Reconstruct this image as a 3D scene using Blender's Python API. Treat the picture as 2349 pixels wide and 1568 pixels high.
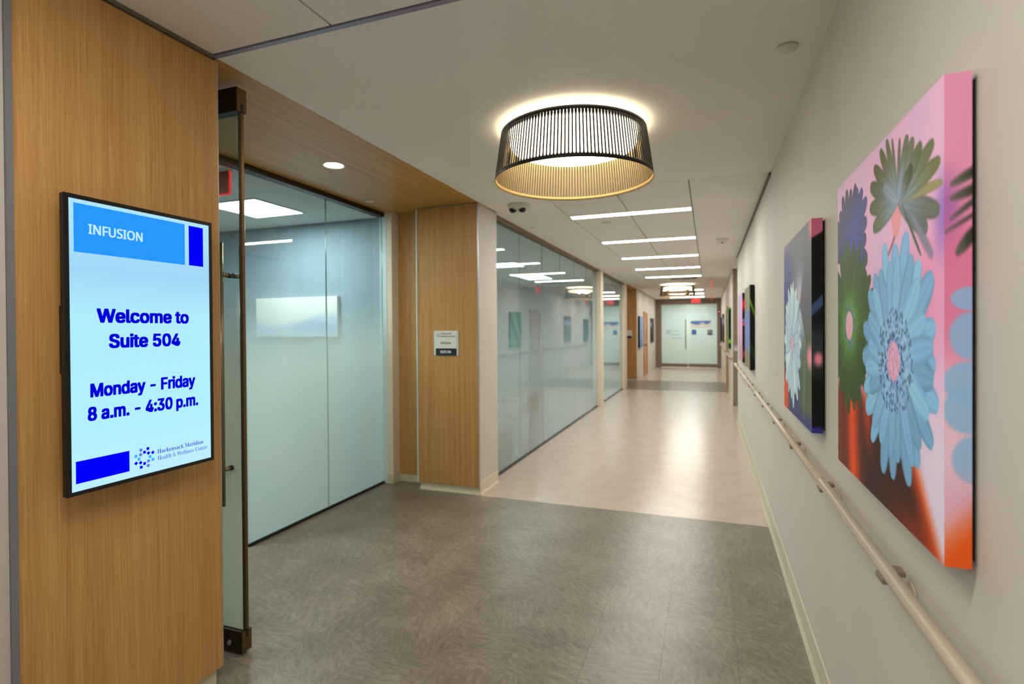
import bpy, math, random
import numpy as np
from mathutils import Matrix, Vector

for _o in list(bpy.data.objects):
    bpy.data.objects.remove(_o)
random.seed(4)
S = bpy.context.scene
COL = S.collection
PI = math.pi

# ------------------------------------------------------------------ camera
CAM_H = 1.545
cd = bpy.data.cameras.new('camera')
cam = bpy.data.objects.new('camera', cd)
COL.objects.link(cam)
yaw, pit, rol = math.radians(20.129), math.radians(-0.4335), math.radians(-0.3659)
fw = Vector((-math.sin(yaw) * math.cos(pit), math.cos(yaw) * math.cos(pit), math.sin(pit)))
r0 = Vector((math.cos(yaw), math.sin(yaw), 0))
u0 = r0.cross(fw)
rr = r0 * math.cos(rol) + u0 * math.sin(rol)
uu = u0 * math.cos(rol) - r0 * math.sin(rol)
m = Matrix((rr, uu, -fw)).transposed().to_4x4()
m.translation = (0, 0, CAM_H)
cam.matrix_world = m
cd.sensor_width = 36.0
cd.lens = 1232.71 / 2349 * 36
cd.shift_y = -18.25 / 2349
cd.clip_start = 0.02
cd.dof.use_dof = True
cd.dof.focus_distance = 1.9
cd.dof.aperture_fstop = 2.6
S.camera = cam

# ------------------------------------------------------------------ world and exposure
S.view_settings.view_transform = 'Standard'
S.view_settings.look = 'None'
S.view_settings.gamma = 1
S.view_settings.use_curve_mapping = False
S.view_settings.exposure = 0.0
wd = bpy.data.worlds.new('world')
S.world = wd
wd.use_nodes = True
wd.node_tree.nodes['Background'].inputs[0].default_value = (0.9, 0.95, 1, 1)
wd.node_tree.nodes['Background'].inputs[1].default_value = 0.05
BAR = 57.0        # radiance of the linear ceiling lights
DRUM = 8.0       # radiance of the drum lamp diffusers
TROFFER = 46.0    # radiance of the square ceiling panels in the side rooms
SPOT = 300.0      # radiance of the recessed downlight


# ------------------------------------------------------------------ materials
def lin(c):
    c = np.asarray(c, dtype=float)
    c = c / 255.0
    return np.where(c <= 0.04045, c / 12.92, ((c + 0.055) / 1.055) ** 2.4)


def rgba(c):
    l = lin(c)
    return (float(l[0]), float(l[1]), float(l[2]), 1.0)


def new_mat(name):
    mt = bpy.data.materials.new(name)
    mt.use_nodes = True
    nt = mt.node_tree
    return mt, nt, nt.nodes['Principled BSDF'], nt.nodes['Material Output']


def node(nt, kind, **kw):
    n = nt.nodes.new(kind)
    for k, v in kw.items():
        if k in n.inputs:
            n.inputs[k].default_value = v
        else:
            setattr(n, k, v)
    return n


def plain(name, c, rough=0.5, metal=0.0, spec=0.5, mottle=0.0, scale=8.0, bump=0.0, bscale=300.0):
    mt, nt, p, out = new_mat(name)
    p.inputs['Base Color'].default_value = rgba(c)
    p.inputs['Roughness'].default_value = rough
    p.inputs['Metallic'].default_value = metal
    p.inputs['Specular IOR Level'].default_value = spec
    tc = node(nt, 'ShaderNodeTexCoord')
    if mottle:
        n = node(nt, 'ShaderNodeTexNoise', Scale=scale, Detail=4.0)
        nt.links.new(tc.outputs['Object'], n.inputs['Vector'])
        r = node(nt, 'ShaderNodeValToRGB')
        a = np.clip(np.array(c, float) * (1 - mottle), 0, 255)
        b = np.clip(np.array(c, float) * (1 + mottle), 0, 255)
        r.color_ramp.elements[0].position = 0.3
        r.color_ramp.elements[1].position = 0.7
        r.color_ramp.elements[0].color = rgba(a)
        r.color_ramp.elements[1].color = rgba(b)
        nt.links.new(n.outputs['Fac'], r.inputs['Fac'])
        nt.links.new(r.outputs['Color'], p.inputs['Base Color'])
    if bump:
        n2 = node(nt, 'ShaderNodeTexNoise', Scale=bscale, Detail=2.0)
        nt.links.new(tc.outputs['Object'], n2.inputs['Vector'])
        bn = node(nt, 'ShaderNodeBump', Strength=bump, Distance=0.002)
        nt.links.new(n2.outputs['Fac'], bn.inputs['Height'])
        nt.links.new(bn.outputs['Normal'], p.inputs['Normal'])
    return mt


def emit(name, c, strength):
    mt, nt, p, out = new_mat(name)
    nt.nodes.remove(p)
    e = node(nt, 'ShaderNodeEmission', Strength=strength)
    e.inputs['Color'].default_value = rgba(c)
    nt.links.new(e.outputs[0], out.inputs['Surface'])
    return mt


def wood(name, c1, c2, axis='Z', rough=0.38):
    mt, nt, p, out = new_mat(name)
    tc = node(nt, 'ShaderNodeTexCoord')

    def grain(across, along, detail):
        mp = node(nt, 'ShaderNodeMapping')
        sc = [across] * 3
        sc['XYZ'.index(axis)] = along
        mp.inputs['Scale'].default_value = sc
        nt.links.new(tc.outputs['Object'], mp.inputs['Vector'])
        n = node(nt, 'ShaderNodeTexNoise', Scale=1.0, Detail=detail, Roughness=0.6)
        nt.links.new(mp.outputs['Vector'], n.inputs['Vector'])
        return n
    a = grain(26.0, 0.5, 3.0)
    b = grain(210.0, 3.5, 4.0)
    mx = node(nt, 'ShaderNodeMix', Factor=0.55)
    nt.links.new(a.outputs['Fac'], mx.inputs['A'])
    nt.links.new(b.outputs['Fac'], mx.inputs['B'])
    r = node(nt, 'ShaderNodeValToRGB')
    r.color_ramp.elements[0].position = 0.36
    r.color_ramp.elements[1].position = 0.64
    r.color_ramp.elements[0].color = rgba(c1)
    r.color_ramp.elements[1].color = rgba(c2)
    nt.links.new(mx.outputs[0], r.inputs['Fac'])
    nt.links.new(r.outputs['Color'], p.inputs['Base Color'])
    p.inputs['Roughness'].default_value = rough
    p.inputs['Specular IOR Level'].default_value = 0.35
    return mt


def vinyl(name):
    # marbled grey linoleum: streaks whose direction turns from tile to tile
    mt, nt, p, out = new_mat(name)
    tc = node(nt, 'ShaderNodeTexCoord')
    oi = node(nt, 'ShaderNodeObjectInfo')
    off = node(nt, 'ShaderNodeVectorMath', operation='SCALE')
    comb = node(nt, 'ShaderNodeCombineXYZ')
    nt.links.new(oi.outputs['Random'], comb.inputs[0])
    nt.links.new(oi.outputs['Random'], comb.inputs[1])
    nt.links.new(comb.outputs[0], off.inputs[0])
    off.inputs['Scale'].default_value = 40.0
    rot = node(nt, 'ShaderNodeVectorRotate', rotation_type='Z_AXIS')
    a4 = node(nt, 'ShaderNodeMath', operation='MULTIPLY')
    a4.inputs[1].default_value = 5.0
    nt.links.new(oi.outputs['Random'], a4.inputs[0])
    af = node(nt, 'ShaderNodeMath', operation='FLOOR')
    nt.links.new(a4.outputs[0], af.inputs[0])
    ang = node(nt, 'ShaderNodeMath', operation='MULTIPLY')
    ang.inputs[1].default_value = 0.4
    nt.links.new(af.outputs[0], ang.inputs[0])
    nt.links.new(tc.outputs['Object'], rot.inputs['Vector'])
    nt.links.new(ang.outputs[0], rot.inputs['Angle'])
    add = node(nt, 'ShaderNodeVectorMath', operation='ADD')
    nt.links.new(rot.outputs[0], add.inputs[0])
    nt.links.new(off.outputs[0], add.inputs[1])
    w = node(nt, 'ShaderNodeTexNoise', Scale=5.0, Detail=2.0)
    nt.links.new(add.outputs[0], w.inputs['Vector'])
    ws = node(nt, 'ShaderNodeVectorMath', operation='SCALE')
    ws.inputs['Scale'].default_value = 0.09
    nt.links.new(w.outputs['Color'], ws.inputs[0])
    add2 = node(nt, 'ShaderNodeVectorMath', operation='ADD')
    nt.links.new(add.outputs[0], add2.inputs[0])
    nt.links.new(ws.outputs[0], add2.inputs[1])
    mp = node(nt, 'ShaderNodeMapping')
    mp.inputs['Scale'].default_value = (9.0, 46.0, 1.0)
    nt.links.new(add2.outputs[0], mp.inputs['Vector'])
    n = node(nt, 'ShaderNodeTexNoise', Scale=1.0, Detail=9.0, Roughness=0.78)
    nt.links.new(mp.outputs[0], n.inputs['Vector'])
    r = node(nt, 'ShaderNodeValToRGB')
    e = r.color_ramp.elements
    e[0].position = 0.36
    e[0].color = rgba((84, 77, 66))
    e[1].position = 0.5
    e[1].color = rgba((120, 112, 100))
    e2 = e.new(0.64)
    e2.color = rgba((152, 144, 132))
    n2 = node(nt, 'ShaderNodeTexNoise', Scale=34.0, Detail=8.0, Roughness=0.8)
    nt.links.new(add2.outputs[0], n2.inputs['Vector'])
    gp = node(nt, 'ShaderNodeNewGeometry')
    n3 = node(nt, 'ShaderNodeTexNoise', Scale=3.2, Detail=3.0)
    nt.links.new(gp.outputs['Position'], n3.inputs['Vector'])
    m1 = node(nt, 'ShaderNodeMix', Factor=0.42)
    nt.links.new(n.outputs['Fac'], m1.inputs['A'])
    nt.links.new(n2.outputs['Fac'], m1.inputs['B'])
    m2 = node(nt, 'ShaderNodeMix', Factor=0.22)
    nt.links.new(m1.outputs[0], m2.inputs['A'])
    nt.links.new(n3.outputs['Fac'], m2.inputs['B'])
    nt.links.new(m2.outputs[0], r.inputs['Fac'])
    nt.links.new(r.outputs['Color'], p.inputs['Base Color'])
    p.inputs['Roughness'].default_value = 0.3
    p.inputs['Specular IOR Level'].default_value = 0.45
    return mt


def frosted(name, z_clear, z_frost, amount, tint=(176, 205, 200), clear=(215, 232, 232), boost=0.085, base=0.0):
    # clear toughened glass carrying a film that fades from clear above to frosted below
    mt, nt, p, out = new_mat(name)
    nt.nodes.remove(p)
    g = node(nt, 'ShaderNodeNewGeometry')
    sx = node(nt, 'ShaderNodeSeparateXYZ')
    nt.links.new(g.outputs['Position'], sx.inputs[0])
    mr = node(nt, 'ShaderNodeMapRange', interpolation_type='SMOOTHSTEP')
    mr.inputs['From Min'].default_value = z_frost
    mr.inputs['From Max'].default_value = z_clear
    mr.inputs['To Min'].default_value = amount
    mr.inputs['To Max'].default_value = base
    nt.links.new(sx.outputs['Z'], mr.inputs['Value'])
    tr = node(nt, 'ShaderNodeBsdfTransparent')
    tr.inputs['Color'].default_value = rgba(clear)
    df = node(nt, 'ShaderNodeBsdfDiffuse')
    df.inputs['Color'].default_value = rgba(tint)
    tl = node(nt, 'ShaderNodeBsdfTranslucent')
    tl.inputs['Color'].default_value = rgba(tint)
    fr = node(nt, 'ShaderNodeMixShader')
    fr.inputs[0].default_value = 0.5
    nt.links.new(df.outputs[0], fr.inputs[1])
    nt.links.new(tl.outputs[0], fr.inputs[2])
    # the film is a fine halftone: dots too small to see, denser towards the floor
    sc_ = node(nt, 'ShaderNodeVectorMath', operation='SCALE')
    sc_.inputs['Scale'].default_value = 9000.0
    nt.links.new(g.outputs['Position'], sc_.inputs[0])
    wn = node(nt, 'ShaderNodeTexWhiteNoise', noise_dimensions='3D')
    nt.links.new(sc_.outputs[0], wn.inputs['Vector'])
    lt = node(nt, 'ShaderNodeMath', operation='LESS_THAN')
    nt.links.new(wn.outputs['Value'], lt.inputs[0])
    nt.links.new(mr.outputs[0], lt.inputs[1])
    body = node(nt, 'ShaderNodeMixShader')
    nt.links.new(lt.outputs[0], body.inputs[0])
    nt.links.new(tr.outputs[0], body.inputs[1])
    nt.links.new(fr.outputs[0], body.inputs[2])
    lw = node(nt, 'ShaderNodeLayerWeight', Blend=0.5)
    pw = node(nt, 'ShaderNodeMath', operation='POWER')
    pw.inputs[1].default_value = 4.0
    nt.links.new(lw.outputs['Facing'], pw.inputs[0])
    ml = node(nt, 'ShaderNodeMath', operation='MULTIPLY_ADD')
    ml.inputs[1].default_value = 0.85
    ml.inputs[2].default_value = boost
    nt.links.new(pw.outputs[0], ml.inputs[0])
    gl = node(nt, 'ShaderNodeBsdfGlossy', Roughness=0.015)
    fin = node(nt, 'ShaderNodeMixShader')
    nt.links.new(ml.outputs[0], fin.inputs[0])
    nt.links.new(body.outputs[0], fin.inputs[1])
    nt.links.new(gl.outputs[0], fin.inputs[2])
    nt.links.new(fin.outputs[0], out.inputs['Surface'])
    return mt


def clear_back(name, c=(235, 245, 243)):
    mt, nt, p, out = new_mat(name)
    nt.nodes.remove(p)
    tr = node(nt, 'ShaderNodeBsdfTransparent')
    tr.inputs['Color'].default_value = rgba(c)
    nt.links.new(tr.outputs[0], out.inputs['Surface'])
    return mt


def printed(name):
    mt, nt, p, out = new_mat(name)
    a = node(nt, 'ShaderNodeVertexColor', layer_name='print')
    nt.links.new(a.outputs['Color'], p.inputs['Base Color'])
    p.inputs['Roughness'].default_value = 0.55
    p.inputs['Specular IOR Level'].default_value = 0.25
    tc = node(nt, 'ShaderNodeTexCoord')
    w = node(nt, 'ShaderNodeTexNoise', Scale=900.0, Detail=1.0)
    nt.links.new(tc.outputs['Object'], w.inputs['Vector'])
    b = node(nt, 'ShaderNodeBump', Strength=0.12, Distance=0.001)
    nt.links.new(w.outputs['Fac'], b.inputs['Height'])
    nt.links.new(b.outputs['Normal'], p.inputs['Normal'])
    return mt


M = {}
M['wall'] = plain('painted_wall', (207, 202, 192), 0.62, mottle=0.012, scale=3, bump=0.05, bscale=220)
M['wall_grey'] = plain('painted_wall_greyish', (190, 182, 176), 0.6, mottle=0.01)
M['wall_blue'] = plain('painted_wall_blue_grey', (142, 158, 168), 0.6, mottle=0.02)
M['post'] = plain('cream_frame', (224, 210, 188), 0.5, mottle=0.01)
M['cove'] = plain('cream_vinyl_base', (204, 198, 172), 0.4, mottle=0.02)
M['gyp'] = plain('white_ceiling_paint', (240, 237, 228), 0.75, mottle=0.012, scale=2.0)
M['tile'] = plain('ceiling_tile_board', (236, 232, 224), 0.85, mottle=0.02, scale=180.0, bump=0.15, bscale=420)
M['grid'] = plain('ceiling_grid', (120, 115, 106), 0.6)
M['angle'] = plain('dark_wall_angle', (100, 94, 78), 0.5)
M['jtrim'] = plain('bluish_metal_trim', (150, 150, 172), 0.4, 0.3)
M['beige'] = plain('beige_sheet_floor', (188, 172, 160), 0.22, mottle=0.025, scale=6.0, spec=0.5)
M['vinyl'] = vinyl('grey_marbled_vinyl')
M['slab'] = plain('floor_joint', (92, 85, 76), 0.6)
M['carpet'] = plain('side_room_floor', (128, 122, 114), 0.6, mottle=0.1, scale=40)
M['wood_z'] = wood('wood_panel', (171, 122, 67), (202, 157, 98), 'Z')
M['wood_y'] = wood('wood_soffit', (180, 132, 62), (208, 164, 94), 'Y')
M['wood_d'] = wood('wood_door', (176, 120, 78), (200, 150, 106), 'Z')
M['silver'] = plain('brushed_aluminium_edge', (170, 174, 180), 0.35, 0.6)
M['grey_strip'] = plain('grey_corner_guard', (120, 122, 128), 0.45, 0.1)
M['bronze'] = plain('bronze_metal', (112, 90, 60), 0.36, 0.85)
M['dark_bronze'] = plain('dark_bronze_metal', (56, 44, 30), 0.4, 0.6)
M['rod'] = plain('champagne_steel', (150, 136, 108), 0.3, 0.9)
M['black'] = plain('black_plastic', (9, 9, 10), 0.35)
M['lampblack'] = plain('black_lacquer', (10, 9, 8), 0.4)
M['gold'] = plain('brushed_brass', (170, 144, 98), 0.45, 0.5)
M['white'] = plain('white_plastic', (214, 210, 196), 0.4)
M['housing'] = plain('white_light_housing', (225, 222, 214), 0.45)
M['lens'] = plain('black_lens', (6, 6, 7), 0.1)
M['rail'] = plain('beige_handrail', (196, 182, 160), 0.36, mottle=0.01)
M['bracket'] = plain('grey_bracket', (124, 112, 94), 0.45)
M['bar'] = emit('led_diffuser', (255, 250, 240), BAR)
M['troffer'] = emit('panel_diffuser', (250, 252, 255), TROFFER)
M['drum'] = emit('warm_diffuser', (255, 236, 202), DRUM)
M['spot'] = emit('downlight_lens', (255, 244, 224), SPOT)
M['glass_a'] = frosted('film_glass', 1.95, 1.2, 0.96, (200, 224, 218))
M['glass_b'] = frosted('film_glass_corridor', 1.95, 1.0, 0.82, (184, 212, 214), (180, 212, 218), 0.22, 0.2)
M['glass_door'] = frosted('film_glass_door', 1.95, 1.15, 0.95, (196, 216, 200))
M['glass_end'] = frosted('film_glass_end', 2.75, 2.3, 0.93, (196, 212, 204), (215, 232, 232), 0.06)
M['glass_back'] = clear_back('glass_rear')
M['glass_edge'] = plain('glass_edge', (120, 150, 142), 0.15)
M['print'] = printed('canvas_print')
M['gap_shade'] = plain('gap_shade_black', (14, 12, 12), 0.7)  # near-black puts the shaded gap behind the canvases into the colour
M['red'] = emit('exit_red', (255, 40, 40), 1.3)
M['red_panel'] = plain('red_acrylic', (150, 60, 60), 0.2)
M['red_paint'] = plain('red_enamel', (150, 28, 34), 0.4)
M['navy'] = plain('navy_panel', (8, 12, 34), 0.4)
M['plaque'] = plain('white_plaque', (222, 222, 216), 0.35)
M['plaque_edge'] = plain('clear_acrylic', (206, 222, 224), 0.25)
M['ink'] = plain('grey_ink', (128, 130, 130), 0.6)
M['ink_light'] = plain('white_ink', (235, 238, 240), 0.6)
M['ink_blue'] = plain('blue_ink', (120, 134, 178), 0.6)
M['ink_deep'] = plain('deep_blue_ink', (36, 66, 160), 0.5)
M['ink_sky'] = plain('sky_blue_ink', (70, 130, 205), 0.5)
M['seat'] = plain('slate_upholstery', (44, 62, 72), 0.8, mottle=0.1, scale=60)
M['seat_dark'] = plain('charcoal_laminate', (50, 56, 56), 0.6)
M['taupe'] = plain('taupe_strip', (140, 126, 106), 0.55)
M['frame_brown'] = plain('brown_door_frame', (124, 108, 92), 0.45)
M['header'] = plain('bronze_painted_track', (118, 96, 66), 0.45, 0.2)
M['paper'] = plain('pale_picture', (226, 228, 222), 0.6)


# ------------------------------------------------------------------ mesh helpers
WL = {}


def wloc(o):
    return WL.get(o.name, Vector((0, 0, 0))) if o is not None else Vector((0, 0, 0))


class B:
    def __init__(self):
        self.v, self.f, self.mi, self.sm = [], [], [], []

    def box(self, x0, x1, y0, y1, z0, z1, mi=0):
        n = len(self.v)
        self.v += [(x, y, z) for z in (z0, z1) for y in (y0, y1) for x in (x0, x1)]
        for f in ((0, 2, 3, 1), (4, 5, 7, 6), (0, 1, 5, 4), (2, 6, 7, 3), (0, 4, 6, 2), (1, 3, 7, 5)):
            self.f.append([n + i for i in f])
            self.mi.append(mi)
            self.sm.append(False)
        return self

    def poly(self, pts, mi=0, smooth=False):
        n = len(self.v)
        self.v += [tuple(p) for p in pts]
        self.f.append(list(range(n, n + len(pts))))
        self.mi.append(mi)
        self.sm.append(smooth)
        return self

    def tube(self, p0, p1, r, k=16, mi=0, r1=None, caps=True):
        p0, p1 = Vector(p0), Vector(p1)
        d = (p1 - p0).normalized()
        a = Vector((0, 0, 1)) if abs(d.z) < 0.9 else Vector((1, 0, 0))
        s = d.cross(a).normalized()
        t = s.cross(d).normalized()
        r1 = r if r1 is None else r1
        n = len(self.v)
        for p, q in ((p0, r), (p1, r1)):
            for i in range(k):
                an = 2 * PI * i / k
                self.v.append(tuple(p + (s * math.cos(an) + t * math.sin(an)) * q))
        for i in range(k):
            j = (i + 1) % k
            self.f.append([n + j, n + i, n + k + i, n + k + j])
            self.mi.append(mi)
            self.sm.append(True)
        if caps:
            self.f.append([n + i for i in range(k)])
            self.f.append([n + k + i for i in reversed(range(k))])
            self.mi += [mi, mi]
            self.sm += [False, False]
        return self

    def lathe(self, c, prof, k=32, mi=0, close=False, smooth=True):
        # prof: list of (radius, z); revolved about the vertical through c
        n = len(self.v)
        for (r, z) in prof:
            for i in range(k):
                an = 2 * PI * i / k
                self.v.append((c[0] + r * math.cos(an), c[1] + r * math.sin(an), c[2] + z))
        P = len(prof)
        for a in range(P if close else P - 1):
            b = (a + 1) % P
            for i in range(k):
                j = (i + 1) % k
                self.f.append([n + a * k + i, n + a * k + j, n + b * k + j, n + b * k + i])
                self.mi.append(mi if not isinstance(mi, (list, tuple)) else mi[a])
                self.sm.append(smooth)
        return self

    def prism(self, pts, axis, a0, a1, mi=0):
        # pts: 2-D outline in the other two axes, extruded along axis
        def mk(p, a):
            if axis == 'y':
                return (p[0], a, p[1])
            if axis == 'x':
                return (a, p[0], p[1])
            return (p[0], p[1], a)
        n = len(self.v)
        k = len(pts)
        self.v += [mk(p, a0) for p in pts] + [mk(p, a1) for p in pts]
        for i in range(k):
            j = (i + 1) % k
            self.f.append([n + i, n + j, n + k + j, n + k + i])
            self.mi.append(mi)
            self.sm.append(False)
        self.f.append([n + i for i in reversed(range(k))])
        self.f.append([n + k + i for i in range(k)])
        self.mi += [mi, mi]
        self.sm += [False, False]
        return self

    def build(self, name, mats, parent=None, bevel=0.0, fix=False):
        off = wloc(parent)
        me = bpy.data.meshes.new(name)
        me.from_pydata([(x - off.x, y - off.y, z - off.z) for x, y, z in self.v], [], self.f)
        if not isinstance(mats, (list, tuple)):
            mats = [mats]
        for k in mats:
            me.materials.append(M[k] if isinstance(k, str) else k)
        me.polygons.foreach_set('material_index', self.mi)
        me.polygons.foreach_set('use_smooth', self.sm)
        me.update()
        if fix:
            import bmesh
            bm = bmesh.new()
            bm.from_mesh(me)
            bmesh.ops.recalc_face_normals(bm, faces=bm.faces)
            bm.to_mesh(me)
            bm.free()
        o = bpy.data.objects.new(name, me)
        COL.objects.link(o)
        if parent is not None:
            o.parent = parent
            WL[o.name] = off
        if bevel:
            md = o.modifiers.new('bevel', 'BEVEL')
            md.width = bevel
            md.segments = 2
            md.limit_method = 'ANGLE'
        return o


def tag(o, label, cat, group=None, kind=None):
    o['label'] = label
    o['category'] = cat
    if group:
        o['group'] = group
    if kind:
        o['kind'] = kind
    return o


def thing(name, loc, label, cat, group=None, kind=None):
    o = bpy.data.objects.new(name, None)
    o.empty_display_size = 0.1
    COL.objects.link(o)
    o.location = loc
    WL[o.name] = Vector(loc)
    return tag(o, label, cat, group, kind)


def struct(name, b, mats, label, cat, parent=None, **kw):
    o = b.build(name, mats, parent, **kw)
    if parent is None:
        tag(o, label, cat, kind='structure')
    return o


def bx(*a):
    return B().box(*a)


def load_font(fname):
    # a typeface that ships with Blender itself; the built-in one if it is missing
    import os
    try:
        p_ = os.path.join(bpy.utils.system_resource('DATAFILES'), 'fonts', fname)
        return bpy.data.fonts.load(p_)
    except Exception:
        return None


SANS = load_font('Inter.woff2')
SERIF = load_font('NotoSansMath-Regular.woff2')


def serif_text(s_):
    # mathematical bold capitals and small letters are drawn with serifs
    if SERIF is None:
        return s_
    r_ = ''
    for ch in s_:
        if 'A' <= ch <= 'Z':
            r_ += chr(0x1D400 + ord(ch) - 65)
        elif 'a' <= ch <= 'z':
            r_ += chr(0x1D41A + ord(ch) - 97)
        else:
            r_ += ch
    return r_


def lettering(name, body, mat, parent, origin, right, up, width, cap, bold=0.0, depth=0.0006, serif=False):
    # writing: baseline starts at origin, runs along `right` for `width`, capitals `cap` tall;
    # bold strokes are built from sideways-shifted copies of the outlines
    def outlines(txt):
        cu = bpy.data.curves.new('tmp_text', 'FONT')
        cu.body = txt
        fnt = SERIF if serif or 'I' in body else SANS
        if fnt is not None:
            cu.font = fnt
        cu.size = 1.0
        cu.resolution_u = 3
        to = bpy.data.objects.new('tmp_text', cu)
        COL.objects.link(to)
        bpy.context.view_layer.update()
        dg = bpy.context.evaluated_depsgraph_get()
        me_ = bpy.data.meshes.new_from_object(to.evaluated_get(dg))
        bpy.data.objects.remove(to)
        bpy.data.curves.remove(cu)
        c_ = np.empty(len(me_.vertices) * 3)
        me_.vertices.foreach_get('co', c_)
        return me_, c_.reshape(-1, 3)
    mh, ch = outlines(serif_text('H') if serif else 'H')
    cap_raw = ch[:, 1].max()
    bpy.data.meshes.remove(mh)
    me0, co0 = outlines(serif_text(body) if serif else body)
    fa = [list(p_.vertices) for p_ in me0.polygons]
    bpy.data.meshes.remove(me0)
    shifts = [(0.0, 0.0)] if not bold else [(a_ * bold, b_ * bold) for b_ in (-0.7, 0.7) for a_ in (-1, -0.33, 0.33, 1)]
    co, faces_ = [], []
    for i_, sh in enumerate(shifts):
        n_ = len(co0) * i_
        co.append(co0 + np.array((sh[0], sh[1], 0.0002 * i_)))
        faces_ += [[q + n_ for q in f] for f in fa]
    co = np.concatenate(co)
    x0, x1 = co[:, 0].min(), co[:, 0].max()
    sx = width / (x1 - x0)
    sy = cap / cap_raw
    o0, R, U = np.array(origin), np.array(right, float), np.array(up, float)
    Nn = np.cross(R, U)
    P = o0 + np.outer((co[:, 0] - x0) * sx, R) + np.outer(co[:, 1] * sy, U) + Nn * depth + np.outer(co[:, 2], Nn)
    off = wloc(parent)
    P = P - np.array((off.x, off.y, off.z))
    me = bpy.data.meshes.new(name)
    me.from_pydata(P.tolist(), [], faces_)
    me.materials.append(M[mat] if isinstance(mat, str) else mat)
    me.update()
    o = bpy.data.objects.new(name, me)
    COL.objects.link(o)
    o.parent = parent
    WL[o.name] = off
    return o


# ------------------------------------------------------------------ key dimensions (metres)
XL, XR, ZC = -2.015, 0.449, 2.738
XG1, XG2 = -3.11, -2.11          # suite front glass, corridor side glass
YA, YB = 1.775, 4.61             # entrance recess of the suite
YEND = 22.5

# ------------------------------------------------------------------ floors
fl = struct('floor', B().box(-6.6, 1.4, -4.6, 25.6, -0.12, -0.012), 'slab', 'concrete slab under the corridor floor', 'floor')
tile_mesh = {}


def slab_tile(parent, name, x0, x1, y0, y1, z0, z1, mat, gap, bev):
    key = (name, round(x1 - x0, 4), round(y1 - y0, 4), mat)
    me = tile_mesh.get(key)
    w, d, h = (x1 - x0 - gap) / 2, (y1 - y0 - gap) / 2, z1 - z0
    if me is None:
        b = B()
        up = z1 > z0
        zt, zb = (h, 0.0)
        ring0 = [(-w, -d, zb), (w, -d, zb), (w, d, zb), (-w, d, zb)]
        ring1 = [(-w, -d, zt - bev * (1 if up else -1)), (w, -d, zt - bev * (1 if up else -1)), (w, d, zt - bev * (1 if up else -1)), (-w, d, zt - bev * (1 if up else -1))]
        ring2 = [(-w + bev, -d + bev, zt), (w - bev, -d + bev, zt), (w - bev, d - bev, zt), (-w + bev, d - bev, zt)]
        b.v = ring0 + ring1 + ring2
        for i in range(4):
            j = (i + 1) % 4
            b.f += [[i, j, 4 + j, 4 + i], [4 + i, 4 + j, 8 + j, 8 + i]]
        b.f += [[8, 9, 10, 11], [3, 2, 1, 0]]
        if not up:
            b.f = [list(reversed(f)) for f in b.f]
        me = bpy.data.meshes.new(name)
        me.from_pydata(b.v, [], b.f)
        me.materials.append(M[mat])
        tile_mesh[key] = me
    o = bpy.data.objects.new(name, me)
    COL.objects.link(o)
    o.location = ((x0 + x1) / 2, (y0 + y1) / 2, z0)
    o.parent = parent
    return o


YF1 = 4.60
TS = 0.337
cols = [XR]
x = 0.122
while x > -3.15:
    cols.append(x)
    x -= TS
cols.append(-3.13)
rows = []
y = YF1
while y > 0.3:
    rows.append(y)
    y -= TS
for a in range(len(rows) - 1):
    for c in range(len(cols) - 1):
        x1, x0 = cols[c], cols[c + 1]
        if x1 - x0 < 0.02 or (rows[a] < 1.7 and x1 < -2.0):
            continue
        slab_tile(fl, 'floor_tile', x0, x1, rows[a + 1], rows[a], -0.012, 0.0, 'vinyl', 0.0004, 0.0002)
bx(-2.1, XR, -4.5, rows[-1], -0.012, 0.0).build('floor_sheet', 'vinyl', fl)
bx(-2.665, XR, YF1, 5.09, -0.012, 0.0).build('floor_sheet', 'beige', fl)
bx(-3.11, XR, 5.09, 14.0, -0.012, 0.0).build('floor_sheet', 'beige', fl)
bx(-3.11, -2.665, YF1, 5.09, -0.012, 0.0).build('floor_sheet', 'vinyl', fl)
bx(-3.11, XR, 14.0, 16.6, -0.012, 0.0).build('floor_sheet', 'vinyl', fl)
bx(-2.3, XR, 16.6, YEND, -0.012, 0.0).build('floor_sheet', 'beige', fl)
bx(XR, 1.4, 9.72, 11.6, -0.012, 0.0).build('floor_sheet', 'beige', fl)
bx(-6.5, -3.13, -0.2, 4.9, -0.012, 0.0).build('floor_sheet', 'carpet', fl)
bx(-6.5, -3.11, 4.9, 16.6, -0.012, 0.0).build('floor_sheet', 'carpet', fl)
bx(-2.3, 1.2, YEND, 25.5, -0.012, 0.0).build('floor_sheet', 'beige', fl)

# ------------------------------------------------------------------ ceilings
cl = struct('ceiling', B().box(-6.6, 1.4, -4.6, 25.6, ZC + 0.014, ZC + 0.12), 'grid', 'suspended ceiling grid above the corridor', 'ceiling')
CX = [XL, -1.385, -0.7675, -0.15, XR]
PER = 1.787
BAR1 = 5.635
bars_b = [BAR1 + PER * i for i in range(5)]
bars_a = [1.745 - 0.6 * k for k in (2, 5, 8)]
bars_c = [17.4, 19.3, 21.2]


def tile_field(lines, bars):
    for i in range(len(lines) - 1):
        y0, y1 = lines[i], lines[i + 1]
        for c in range(4):
            a, b_ = y0, y1
            if c in (1, 2):
                if any(abs(a - q) < 0.02 for q in bars):
                    a += 0.074
                if any(abs(b_ - q) < 0.02 for q in bars):
                    b_ -= 0.074
            if c == 0 and 4.4 < y0 < 5.0:
                continue
            slab_tile(cl, 'ceiling_tile', CX[c], CX[c + 1], a, b_, ZC + 0.014, ZC, 'tile', 0.009, 0.003)


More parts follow.
